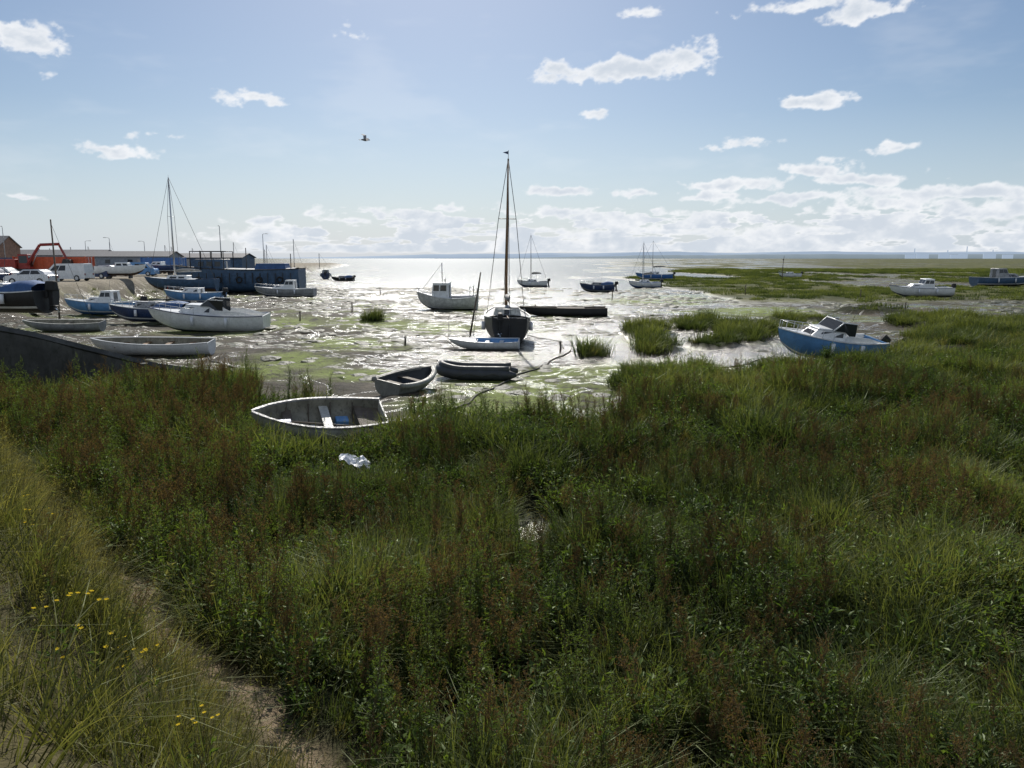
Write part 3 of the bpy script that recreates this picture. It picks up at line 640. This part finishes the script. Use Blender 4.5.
nt.links.new(math_(nt,'SUBTRACT',1.0,math_(nt,'MULTIPLY',wm,.48)),bp.inputs['Strength'])
nt.links.new(b.outputs[0],o.inputs[0]); me.materials.append(m)
m,nt,o=newmat('estuary_water'); tc=N(nt,'ShaderNodeTexCoord'); mp=N(nt,'ShaderNodeMapping'); mp.inputs['Scale'].default_value=(.35,1,1); nt.links.new(tc.outputs['Object'],mp.inputs[0])
n1=noise(nt,mp.outputs[0],2.2,3,.6); n3=noise(nt,tc.outputs['Object'],.05,2)
b=N(nt,'ShaderNodeBsdfPrincipled'); b.inputs['Base Color'].default_value=(.04,.038,.03,1); b.inputs['IOR'].default_value=1.33
nt.links.new(mrange(nt,n3.outputs[0],.4,.65,.10,.24),b.inputs['Roughness'])
bp=N(nt,'ShaderNodeBump'); bp.inputs['Distance'].default_value=.12; bp.inputs['Strength'].default_value=.6
nt.links.new(n1.outputs[0],bp.inputs['Height']); nt.links.new(bp.outputs[0],b.inputs['Normal']); nt.links.new(b.outputs[0],o.inputs[0])
part('estuary_water',[(-60,24,-.09),(60,24,-.09),(9500,9000,-.09),(-9500,9000,-.09)],[(0,1,2,3)],m)
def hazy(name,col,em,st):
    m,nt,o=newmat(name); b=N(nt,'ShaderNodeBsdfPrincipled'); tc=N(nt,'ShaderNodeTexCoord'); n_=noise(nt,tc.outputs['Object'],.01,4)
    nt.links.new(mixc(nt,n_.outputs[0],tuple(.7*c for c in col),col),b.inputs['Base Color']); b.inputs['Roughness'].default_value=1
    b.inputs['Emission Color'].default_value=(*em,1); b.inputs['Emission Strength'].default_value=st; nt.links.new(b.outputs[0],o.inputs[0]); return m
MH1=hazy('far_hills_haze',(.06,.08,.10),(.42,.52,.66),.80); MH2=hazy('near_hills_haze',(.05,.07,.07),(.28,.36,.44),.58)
def ridge(name,d,x0,x1,hf,mat):
    n=300;V=[];Fc=[]
    for i in range(n+1):
        x=x0+(x1-x0)*i/n; h=hf(i/n,x)
        V+= [(x,d,-5),(x,d+60,max(h,.5)),(x,d+900,max(h*1.05,.5))]
    for i in range(n):
        a=i*3; Fc+=[(a,a+3,a+4,a+1),(a+1,a+4,a+5,a+2)]
    part(name,V,Fc,mat,smooth=True)
fb=lambda a,s:float(fbm(np.array(a),np.array(.3),s))
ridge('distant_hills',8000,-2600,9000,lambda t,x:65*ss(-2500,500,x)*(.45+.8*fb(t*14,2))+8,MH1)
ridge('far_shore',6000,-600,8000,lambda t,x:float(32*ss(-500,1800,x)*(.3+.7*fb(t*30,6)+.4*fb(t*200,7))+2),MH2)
e=empty('distant_refinery',(0,5800,0))
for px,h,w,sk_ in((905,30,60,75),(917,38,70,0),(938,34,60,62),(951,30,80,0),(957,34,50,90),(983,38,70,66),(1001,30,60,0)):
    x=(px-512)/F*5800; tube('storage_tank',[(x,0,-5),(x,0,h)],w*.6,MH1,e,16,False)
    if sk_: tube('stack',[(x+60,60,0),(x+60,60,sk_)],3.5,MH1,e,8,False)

# vegetation
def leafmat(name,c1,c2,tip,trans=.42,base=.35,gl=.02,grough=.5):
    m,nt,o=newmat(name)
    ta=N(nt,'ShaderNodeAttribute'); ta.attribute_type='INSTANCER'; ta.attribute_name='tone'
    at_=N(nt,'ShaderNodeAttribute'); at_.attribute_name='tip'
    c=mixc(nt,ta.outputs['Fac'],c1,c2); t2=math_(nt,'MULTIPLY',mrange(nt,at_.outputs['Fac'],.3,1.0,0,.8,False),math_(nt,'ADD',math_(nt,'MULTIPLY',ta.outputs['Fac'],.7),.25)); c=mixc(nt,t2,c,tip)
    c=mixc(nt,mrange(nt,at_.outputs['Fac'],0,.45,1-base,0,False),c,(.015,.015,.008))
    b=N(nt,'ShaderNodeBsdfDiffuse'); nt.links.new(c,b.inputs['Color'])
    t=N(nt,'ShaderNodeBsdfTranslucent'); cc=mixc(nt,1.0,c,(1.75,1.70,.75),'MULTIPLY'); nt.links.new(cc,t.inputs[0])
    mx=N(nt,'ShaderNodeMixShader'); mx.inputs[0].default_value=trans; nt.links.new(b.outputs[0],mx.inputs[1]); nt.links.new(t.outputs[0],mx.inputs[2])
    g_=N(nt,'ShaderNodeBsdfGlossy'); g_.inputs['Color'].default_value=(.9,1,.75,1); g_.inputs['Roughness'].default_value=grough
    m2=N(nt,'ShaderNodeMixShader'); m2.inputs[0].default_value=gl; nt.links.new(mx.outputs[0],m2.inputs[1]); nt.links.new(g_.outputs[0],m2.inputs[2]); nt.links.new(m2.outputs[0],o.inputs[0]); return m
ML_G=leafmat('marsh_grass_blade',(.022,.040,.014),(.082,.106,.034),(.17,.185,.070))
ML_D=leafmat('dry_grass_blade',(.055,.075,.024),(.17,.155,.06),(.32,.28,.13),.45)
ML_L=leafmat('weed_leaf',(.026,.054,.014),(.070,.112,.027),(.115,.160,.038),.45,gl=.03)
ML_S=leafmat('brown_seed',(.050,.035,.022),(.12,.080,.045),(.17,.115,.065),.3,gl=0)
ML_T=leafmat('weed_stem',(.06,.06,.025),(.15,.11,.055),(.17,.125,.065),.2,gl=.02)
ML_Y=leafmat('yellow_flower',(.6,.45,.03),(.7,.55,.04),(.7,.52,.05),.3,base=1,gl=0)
class MB:
    def __init__(s): s.V=[];s.F=[];s.M=[];s.T=[]
    def blade(s,b,az,h,lean,w,seg=4,mi=0,droop=.35,tw=0):
        d=Vector((math.cos(az),math.sin(az),0)); sd=Vector((-math.sin(az+tw),math.cos(az+tw),0)); i0=len(s.V)
        for k in range(seg+1):
            t=k/seg; c=Vector(b)+d*(lean*h*(t**1.8))+Vector((0,0,h*(t-droop*lean*t*t*t)))
            ww=w*.5*(1-t**1.6)+.0006
            s.V+=[c-sd*ww,c+sd*ww]; s.T+=[t,t]
        for k in range(seg): a=i0+2*k; s.F.append((a,a+1,a+3,a+2)); s.M.append(mi)
    def leaf(s,p,d,n,l,w,mi,t):
        d=d.normalized(); sd=d.cross(n).normalized(); up=sd.cross(d); i0=len(s.V); p=Vector(p)
        s.V+=[p,p+d*l*.45+sd*w*.5+up*l*.1,p+d*l,p+d*l*.45-sd*w*.5+up*l*.1]; s.T+=[t*.8,t,t,t]
        s.F+=[(i0,i0+1,i0+2),(i0,i0+2,i0+3)]; s.M+=[mi,mi]
    def stem(s,a,b,r,mi,t0,t1):
        a=Vector(a);b=Vector(b);i0=len(s.V)
        for q,rr,t in((a,r,t0),(b,r*.6,t1)):
            for k in range(3): g_=k*2.094; s.V.append(q+Vector((math.cos(g_)*rr,math.sin(g_)*rr,0))); s.T.append(t)
        for k in range(3): s.F.append((i0+k,i0+(k+1)%3,i0+3+(k+1)%3,i0+3+k)); s.M.append(mi)
    def done(s,name,mats,coll):
        me=bpy.data.meshes.new(name); me.from_pydata([tuple(v) for v in s.V],[],s.F)
        for m_ in mats: me.materials.append(m_)
        me.polygons.foreach_set('material_index',s.M)
        a=me.attributes.new('tip','FLOAT','POINT'); a.data.foreach_set('value',s.T)
        me.update(); ob=bpy.data.objects.new(name,me); coll.objects.link(ob)
R=random.uniform
def rv(): 
    return Vector((R(-1,1),R(-1,1),R(-.3,1))).normalized()
def mkcoll(n): return bpy.data.collections.new(n)
cG=mkcoll('grass_src')
for i in range(5):
    b=MB()
    for k in range(64):
        r_=.22*math.sqrt(random.random()); a=R(0,6.28); az=a+R(-.9,.9)
        b.blade((r_*math.cos(a),r_*math.sin(a),-.04),az,R(.28,.62),R(.1,.95),R(.006,.012),3,0,.4,R(-.8,.8))
    b.done('g%d'%i,[ML_G],cG)
cM=mkcoll('grass_mid_src')
for i in range(5):
    b=MB()
    for k in range(46):
        r_=.28*math.sqrt(random.random()); a=R(0,6.28); az=a+R(-.9,.9)
        b.blade((r_*math.cos(a),r_*math.sin(a),-.04),az,R(.22,.58),R(.1,1.0),R(.012,.022),2,0,.4,R(-.8,.8))
    b.done('m%d'%i,[ML_G],cM)
cD=mkcoll('dry_src')
for i in range(4):
    b=MB()
    for k in range(70):
        r_=.18*math.sqrt(random.random()); a=R(0,6.28); az=a+R(-.9,.9)
        b.blade((r_*math.cos(a),r_*math.sin(a),-.04),az,R(.22,.6),R(.2,1.0),R(.003,.007),4,0,.4,R(-1,1))
    for k in range(4):
        a=R(0,6.28);h=R(.45,.75);bx=R(.02,.15); t_=Vector((math.cos(a)*(bx+.15),math.sin(a)*(bx+.15),h)); b.stem((math.cos(a)*bx,math.sin(a)*bx,0),t_,.0022,0,.5,1)
        for q in range(8): b.leaf(t_+Vector((R(-.01,.01),R(-.01,.01),R(-.12,.02))),rv(),rv(),.02,.006,0,1)
    b.done('d%d'%i,[ML_D],cD)
cL=mkcoll('leafy_src')
for i in range(4):
    b=MB()
    for k in range(12):
        a=R(0,6.28); ln=R(.2,.55); top=Vector((math.cos(a)*R(.05,.28),math.sin(a)*R(.05,.28),ln)); b.stem((0,0,0),top,.004,1,.2,.6)
        for q in range(15):
            t=R(.15,1); p_=top*t+Vector((R(-.03,.03),R(-.03,.03),0)); b.leaf(p_,(rv()+Vector((math.cos(a),math.sin(a),.1))*.6),Vector((R(-.4,.4),R(-.4,.4),1)),R(.04,.10),R(.016,.036),0,t)
    b.done('l%d'%i,[ML_L,ML_T],cL)
cW=mkcoll('weed_src')
for i in range(6):
    b=MB()
    for st in range(random.choice((2,3,3))):
        ox,oy=R(-.15,.15),R(-.15,.15); h=R(.75,1.25); tx,ty=ox+R(-.12,.12),oy+R(-.12,.12); A=Vector((ox,oy,0)); T_=Vector((tx,ty,h)); mid=(A+T_)/2+Vector((R(-.03,.03),R(-.03,.03),0))
        b.stem(A,mid,.006,1,.2,.6); b.stem(mid,T_,.004,1,.6,1)
        for q in range(26):
            t=R(.1,.8); p_=A.lerp(T_,t); b.leaf(p_,rv()+Vector((0,0,-.1)),Vector((R(-.5,.5),R(-.5,.5),1)),R(.06,.13)*(1.2-t*.6),R(.014,.032),0,t)
        for q in range(10):
            t=R(.55,.98); p_=A.lerp(T_,t); e_=p_+Vector((R(-.10,.10),R(-.10,.10),R(.08,.20))); b.stem(p_,e_,.0025,1,.8,1)
            mi=2 if i not in (3,5) else 0
            for w_ in range(13): b.leaf(p_.lerp(e_,R(.2,1.1))+Vector((R(-.014,.014),R(-.014,.014),0)),rv(),rv(),R(.014,.028),.013,mi,1)
    b.done('w%d'%i,[ML_L,ML_T,ML_S],cW)
cF=mkcoll('flower_src')
for i in range(2):
    b=MB()
    for st in range(4):
        T_=Vector((R(-.15,.15),R(-.15,.15),R(.4,.65))); b.stem((R(-.05,.05),R(-.05,.05),0),T_,.003,1,.3,.8)
        for q in range(8): b.leaf(T_*R(.1,.8),rv(),rv(),.06,.015,0,.5)
        for f_ in range(2):
            c_=T_+Vector((R(-.04,.04),R(-.04,.04),R(0,.04)))
            for k in range(6): a=k*1.047; b.leaf(c_,Vector((math.cos(a),math.sin(a),.25)),Vector((0,0,1)),.014,.011,2,1)
    b.done('f%d'%i,[ML_L,ML_T,ML_Y],cF)
cC=mkcoll('clump_src')
for i in range(4):
    b=MB()
    for k in range(60):
        r_=.75*math.sqrt(random.random()); a=R(0,6.28)
        b.blade((r_*math.cos(a),r_*math.sin(a),-.05),R(0,6.28),R(.25,.6)*(1-.5*r_),R(.1,.7),R(.03,.055),2,0,.3,R(-1.5,1.5))
    b.done('c%d'%i,[ML_G],cC)
cK=mkcoll('wrack_src')
for i in range(4):
    V=[(0,0,.09)];Fc=[];T=[0]
    for k in range(3):
        for j in range(12):
            a=j/12*6.283; rr=(k+1)/3*.5*(.6+.8*float(fbm(np.array(math.cos(a)*1.5+i*5.),np.array(math.sin(a)*1.5),k))); V.append((rr*math.cos(a),rr*math.sin(a),(.08,.05,-.04)[k]+R(-.025,.025)))
    for j in range(12):
        Fc.append((0,1+j,1+(j+1)%12))
        for k in range(2): a=1+k*12+j; b_=1+k*12+(j+1)%12; Fc.append((a,a+12,b_+12,b_))
    me=bpy.data.meshes.new('k%d'%i); me.from_pydata(V,[],Fc); me.materials.append(M_WEED); me.update(); cK.objects.link(bpy.data.objects.new('k%d'%i,me))
def scatter(name,x,y,s,nsrc,coll,tilt=.15,zs=None,tone=None):
    z=HT(x,y); n=len(x); me=bpy.data.meshes.new(name); me.vertices.add(n); me.vertices.foreach_set('co',np.stack([x,y,z],1).ravel().astype(np.float32))
    rot=np.stack([rng.normal(0,tilt,n),rng.normal(0,tilt,n),rng.uniform(0,6.283,n)],1)
    sz=s if zs is None else s*zs
    for nm,tp,ar,fld in(('rot','FLOAT_VECTOR',rot,'vector'),('scl','FLOAT_VECTOR',np.stack([s,s,sz],1),'vector')):
        a=me.attributes.new(nm,tp,'POINT'); a.data.foreach_set(fld,ar.ravel().astype(np.float32))
    if tone is None: tone=np.clip(ss(.32,.68,fbm(x*.3,y*.3,99))*.8+rng.uniform(-.25,.4,n),0,1)
    a=me.attributes.new('tone','FLOAT','POINT'); a.data.foreach_set('value',tone.astype(np.float32))
    a=me.attributes.new('idx','INT','POINT'); a.data.foreach_set('value',rng.integers(0,nsrc,n).astype(np.int32)); me.update()
    ob=bpy.data.objects.new(name,me); COL.objects.link(ob)
    ng=bpy.data.node_groups.new(name,'GeometryNodeTree'); ng.interface.new_socket('Geometry',in_out='INPUT',socket_type='NodeSocketGeometry'); ng.interface.new_socket('Geometry',in_out='OUTPUT',socket_type='NodeSocketGeometry')
    gi=ng.nodes.new('NodeGroupInput'); go=ng.nodes.new('NodeGroupOutput'); ip=ng.nodes.new('GeometryNodeInstanceOnPoints'); ci=ng.nodes.new('GeometryNodeCollectionInfo')
    ci.inputs['Collection'].default_value=coll; ci.inputs['Separate Children'].default_value=True; ci.inputs['Reset Children'].default_value=True
    def na(nm,tp): q=ng.nodes.new('GeometryNodeInputNamedAttribute'); q.data_type=tp; q.inputs['Name'].default_value=nm; return [o_ for o_ in q.outputs if o_.enabled and o_.name=='Attribute'][0]
    er=ng.nodes.new('FunctionNodeEulerToRotation'); Lk=ng.links.new
    Lk(na('rot','FLOAT_VECTOR'),er.inputs[0]); Lk(er.outputs[0],ip.inputs['Rotation']); Lk(na('scl','FLOAT_VECTOR'),ip.inputs['Scale']); Lk(na('idx','INT'),ip.inputs['Instance Index'])
    ip.inputs['Pick Instance'].default_value=True
    Lk(gi.outputs[0],ip.inputs['Points']); Lk(ci.outputs[0],ip.inputs['Instance']); Lk(ip.outputs[0],go.inputs[0])
    md=ob.modifiers.new('scatter','NODES'); md.node_group=ng; print(name,n); return ob
def sample(n,y0,y1,mx=3.0,k=.74):
    y=np.sqrt(rng.uniform((y0)**2,(y1)**2,n)); x=rng.uniform(-1,1,n)*(k*y+mx); return x,y
def keep(x,y):
    m_=np.ones(len(x),bool)
    for (a,b_,r_) in EXC: m_&=((x-a)**2+((y-b_+.30)*.92)**2)>r_*r_
    m_&=(((x-PUD.x)/.6)**2+((y-PUD.y+.6)/1.3)**2)>1
    m_&=(x*x+y*y)>5.5
    return m_
def grass(n,y0,y1,smin,smax,thr,k=.74,mx=3):
    x,y=sample(n,y0,y1,mx,k); u,v,veg,far,bank,yd,al,sb=masks(x,y); cl=fbm(x*.8,y*.8,41)
    m_=(veg>.45)&(sb<-.1)&keep(x,y)&(cl>thr)
    x,y,cl=x[m_],y[m_],cl[m_]; s=(smin+(smax-smin)*rng.random(len(x)))*(.45+1.1*ss(.3,.7,cl)); return x,y,s
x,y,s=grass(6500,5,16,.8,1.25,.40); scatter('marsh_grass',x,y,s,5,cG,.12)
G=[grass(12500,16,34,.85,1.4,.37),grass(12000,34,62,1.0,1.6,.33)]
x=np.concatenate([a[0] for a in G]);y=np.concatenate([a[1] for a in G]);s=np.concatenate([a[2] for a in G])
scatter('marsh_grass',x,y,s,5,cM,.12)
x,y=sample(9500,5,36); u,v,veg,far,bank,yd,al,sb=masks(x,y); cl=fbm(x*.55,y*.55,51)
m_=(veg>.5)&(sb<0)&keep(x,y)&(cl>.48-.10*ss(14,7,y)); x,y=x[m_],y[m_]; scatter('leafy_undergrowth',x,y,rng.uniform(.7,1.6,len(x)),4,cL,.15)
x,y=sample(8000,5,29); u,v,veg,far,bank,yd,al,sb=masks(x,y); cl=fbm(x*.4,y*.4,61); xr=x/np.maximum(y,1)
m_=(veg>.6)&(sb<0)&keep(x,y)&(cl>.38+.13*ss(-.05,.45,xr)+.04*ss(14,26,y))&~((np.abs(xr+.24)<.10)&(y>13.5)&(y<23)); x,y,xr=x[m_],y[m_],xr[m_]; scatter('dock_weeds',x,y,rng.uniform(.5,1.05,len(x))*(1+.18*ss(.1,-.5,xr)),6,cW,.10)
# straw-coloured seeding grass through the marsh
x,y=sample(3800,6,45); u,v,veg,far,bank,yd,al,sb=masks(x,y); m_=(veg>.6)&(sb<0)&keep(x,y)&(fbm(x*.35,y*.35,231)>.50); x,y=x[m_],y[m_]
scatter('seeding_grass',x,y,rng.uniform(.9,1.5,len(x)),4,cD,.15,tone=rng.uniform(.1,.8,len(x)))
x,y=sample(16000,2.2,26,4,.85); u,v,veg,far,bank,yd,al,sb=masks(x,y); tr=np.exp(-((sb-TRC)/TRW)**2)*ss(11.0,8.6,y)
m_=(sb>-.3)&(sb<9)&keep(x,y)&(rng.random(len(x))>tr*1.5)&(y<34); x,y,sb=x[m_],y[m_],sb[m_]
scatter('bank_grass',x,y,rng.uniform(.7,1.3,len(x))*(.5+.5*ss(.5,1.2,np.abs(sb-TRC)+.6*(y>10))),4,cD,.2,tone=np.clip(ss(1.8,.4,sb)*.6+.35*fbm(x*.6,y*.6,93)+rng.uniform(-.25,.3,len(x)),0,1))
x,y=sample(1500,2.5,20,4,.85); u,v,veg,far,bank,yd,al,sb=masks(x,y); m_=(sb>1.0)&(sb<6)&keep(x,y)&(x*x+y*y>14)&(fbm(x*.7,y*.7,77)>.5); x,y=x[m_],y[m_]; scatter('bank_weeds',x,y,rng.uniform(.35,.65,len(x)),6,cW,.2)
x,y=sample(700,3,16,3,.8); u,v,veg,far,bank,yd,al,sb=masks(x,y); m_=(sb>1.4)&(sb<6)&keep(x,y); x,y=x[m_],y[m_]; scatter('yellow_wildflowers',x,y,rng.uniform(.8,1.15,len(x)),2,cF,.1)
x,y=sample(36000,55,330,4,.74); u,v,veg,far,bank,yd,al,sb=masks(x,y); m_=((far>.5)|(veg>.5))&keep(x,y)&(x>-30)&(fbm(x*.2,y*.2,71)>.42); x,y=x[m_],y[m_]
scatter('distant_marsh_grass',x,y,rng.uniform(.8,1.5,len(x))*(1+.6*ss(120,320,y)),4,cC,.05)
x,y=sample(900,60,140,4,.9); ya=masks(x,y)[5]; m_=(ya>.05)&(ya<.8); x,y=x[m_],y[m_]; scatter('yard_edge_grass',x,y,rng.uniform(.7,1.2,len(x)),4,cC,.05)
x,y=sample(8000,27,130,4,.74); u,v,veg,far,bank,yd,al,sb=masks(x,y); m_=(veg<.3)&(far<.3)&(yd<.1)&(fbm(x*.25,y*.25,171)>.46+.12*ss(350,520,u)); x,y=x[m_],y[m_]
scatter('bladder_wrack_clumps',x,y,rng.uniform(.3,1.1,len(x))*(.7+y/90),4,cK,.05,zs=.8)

# clouds
nx,ny=1300,440; A0,A1=-48,48; E0,E1=.25,23.5
az_=np.radians(np.linspace(A0,A1,nx)); el_=np.radians(np.linspace(E0,E1,ny))
AZg,ELg=np.meshgrid(az_,el_); Uc=(AZg*F).ravel(); Vc=(ELg*F).ravel()
w1=fbm(Uc/26,Vc/15,201,4)-.5; w2=fbm(Uc/26+9,Vc/15+4,207,4)-.5
Uw=Uc+w1*26; Vw=Vc+w2*13
CL=[(618,72,84,11,1.2),(680,60,34,18,1.4),(565,68,30,10,.95),(245,97,30,8,.9),(118,152,38,8,.95),(25,42,36,15,1.1),(8,32,28,10,1),(562,193,36,7,1.05),(818,103,38,8,1.1),(895,148,24,6,.85),(868,12,42,12,1.15),(800,6,45,9,.9),(748,142,30,8,.85),(640,14,20,6,.8),
    (822,170,36,8,1.05),(865,178,60,9,1.1),(960,192,80,9,1.1),(730,186,60,7,1.1),(790,200,60,6,.95),(1000,212,60,12,1.05),(640,196,30,5,.75),(705,197,40,6,.9),(910,205,70,9,1),(450,207,18,4,.8),(165,135,22,5,.55),(348,222,34,6,.95),(310,214,18,4,.8),(16,195,18,4,.7),(255,222,24,5,.85),(1080,195,70,10,.9),(560,214,50,5,.85),(880,190,30,6,.85),(280,230,40,5,.85),(1120,90,60,14,.9),(-90,120,50,12,.8),(350,38,14,9,.6),(54,76,12,5,.55),(595,113,16,4,.5),(712,145,12,6,.6)]
cur=np.full_like(Uc,-9.)
for (px,py,ww,hh,sg) in CL:
    r=ray(px,py).normalized(); a=math.atan2(r.x,r.y)*F; e_=math.asin(r.z)*F
    dy=(Vw-e_); dy=np.where(dy<0,dy*1.35,dy)
    cur=np.maximum(cur,sg*(1-np.sqrt(((Uw-a)/(ww*1.05))**2+(dy/(hh*1.1))**2)))
bandn=fbm(Uc/48,Vc/12,301,5,.6)
band=ss(.5,8,Vc)*ss(70,28,Vc)*ss(.40,.58,bandn+.12*Uc/500+.10*ss(40,10,Vc))*ss(-330,-200,Uc)
band2=ss(.5,8,Vc)*ss(46,18,Vc)*ss(.38,.60,fbm(Uc/80,Vc/9,311,5,.6)+.07)*.95
bb=np.maximum(band,band2*ss(-420,-200,Uc))
cur=np.maximum(np.maximum(cur,-1.2),bb*1.95-.85)
det=fbm(Uc/17,Vc/11,401,6,.6)-.5
dn=cur+det*1.8
den=ss(.08,.60,dn)
thin=.25*ss(.5,.8,fbm(Uc/120,Vc/35,501,5,.6))*ss(20,90,Vc)
shade=ss(.35,1.25,dn*.7+.6*(fbm(Uc/22,(Vc+6)/12,401,5,.6)))
den=np.clip(np.maximum(den*.95,thin*.5),0,1)*ss(.5,9,Vc)
Rr=14000; CX=Rr*np.cos(ELg.ravel())*np.sin(AZg.ravel()); CY=Rr*np.cos(ELg.ravel())*np.cos(AZg.ravel()); CZ=Rr*np.sin(ELg.ravel())
ii,jj=np.meshgrid(np.arange(ny-1),np.arange(nx-1),indexing='ij'); a=(ii*nx+jj).ravel(); fc=np.stack([a,a+1,a+nx+1,a+nx],1)
fc=fc[den[fc].max(1)>.004]; used=np.unique(fc); remap=np.zeros(nx*ny,dtype=np.int64); remap[used]=np.arange(len(used))
me=bpy.data.meshes.new('sky_clouds'); bulk(me,np.stack([CX,CY,CZ],1)[used],remap[fc])
for nm,arr in(('den',den),('shade',shade)):
    q=me.attributes.new(nm,'FLOAT','POINT'); q.data.foreach_set('value',arr[used].astype(np.float32))
ob=bpy.data.objects.new('sky_clouds',me); COL.objects.link(ob)
m,nt,o=newmat('cumulus'); a1=N(nt,'ShaderNodeAttribute'); a1.attribute_name='den'; a2=N(nt,'ShaderNodeAttribute'); a2.attribute_name='shade'
em=N(nt,'ShaderNodeEmission'); nt.links.new(mixc(nt,a2.outputs['Fac'],(.97,.98,1.0),(.64,.70,.78)),em.inputs[0]); tr_=N(nt,'ShaderNodeBsdfTransparent'); mx=N(nt,'ShaderNodeMixShader')
nt.links.new(a1.outputs['Fac'],mx.inputs[0]); nt.links.new(tr_.outputs[0],mx.inputs[1]); nt.links.new(em.outputs[0],mx.inputs[2]); nt.links.new(mx.outputs[0],o.inputs[0]); me.materials.append(m)
m.cycles.emission_sampling='NONE'

cam=bpy.data.cameras.new('camera'); co=bpy.data.objects.new('camera',cam); COL.objects.link(co); co.location=(0,0,CH); co.rotation_euler=(math.pi/2-PITCH,0,0)
cam.sensor_width=36; cam.lens=36/1024*F; cam.clip_end=30000; cam.clip_start=.05; sc.camera=co
az=math.radians(SUN_AZ); el=math.radians(SUN_EL); S=Vector((math.sin(az)*math.cos(el),math.cos(az)*math.cos(el),math.sin(el)))
sl=bpy.data.lights.new('sun','SUN'); sl.energy=5.0; sl.angle=math.radians(.5); sl.color=(1,.95,.87); so=bpy.data.objects.new('sun',sl); COL.objects.link(so); so.rotation_euler=S.to_track_quat('Z','Y').to_euler(); so.location=(0,0,60)
w=bpy.data.worlds.new('World'); sc.world=w; w.use_nodes=True; nt=w.node_tree; nt.nodes.clear()
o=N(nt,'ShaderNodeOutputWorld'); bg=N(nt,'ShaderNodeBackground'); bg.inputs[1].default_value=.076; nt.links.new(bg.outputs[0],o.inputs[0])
sk=N(nt,'ShaderNodeTexSky'); sk.sky_type='NISHITA'; sk.sun_disc=False; sk.sun_elevation=el; sk.sun_rotation=az%(2*math.pi); sk.air_density=1.0; sk.dust_density=.65; sk.ozone_density=3.5
tc=N(nt,'ShaderNodeTexCoord'); sx=N(nt,'ShaderNodeSeparateXYZ'); nt.links.new(tc.outputs['Generated'],sx.inputs[0])
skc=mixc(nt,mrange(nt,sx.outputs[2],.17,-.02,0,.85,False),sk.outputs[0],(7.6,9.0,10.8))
skc=mixc(nt,mrange(nt,sx.outputs[1],.1,-.5,0,.4),skc,(9.5,10,10.8))  # added fill: lifts the sky behind the camera to brighten backlit hulls
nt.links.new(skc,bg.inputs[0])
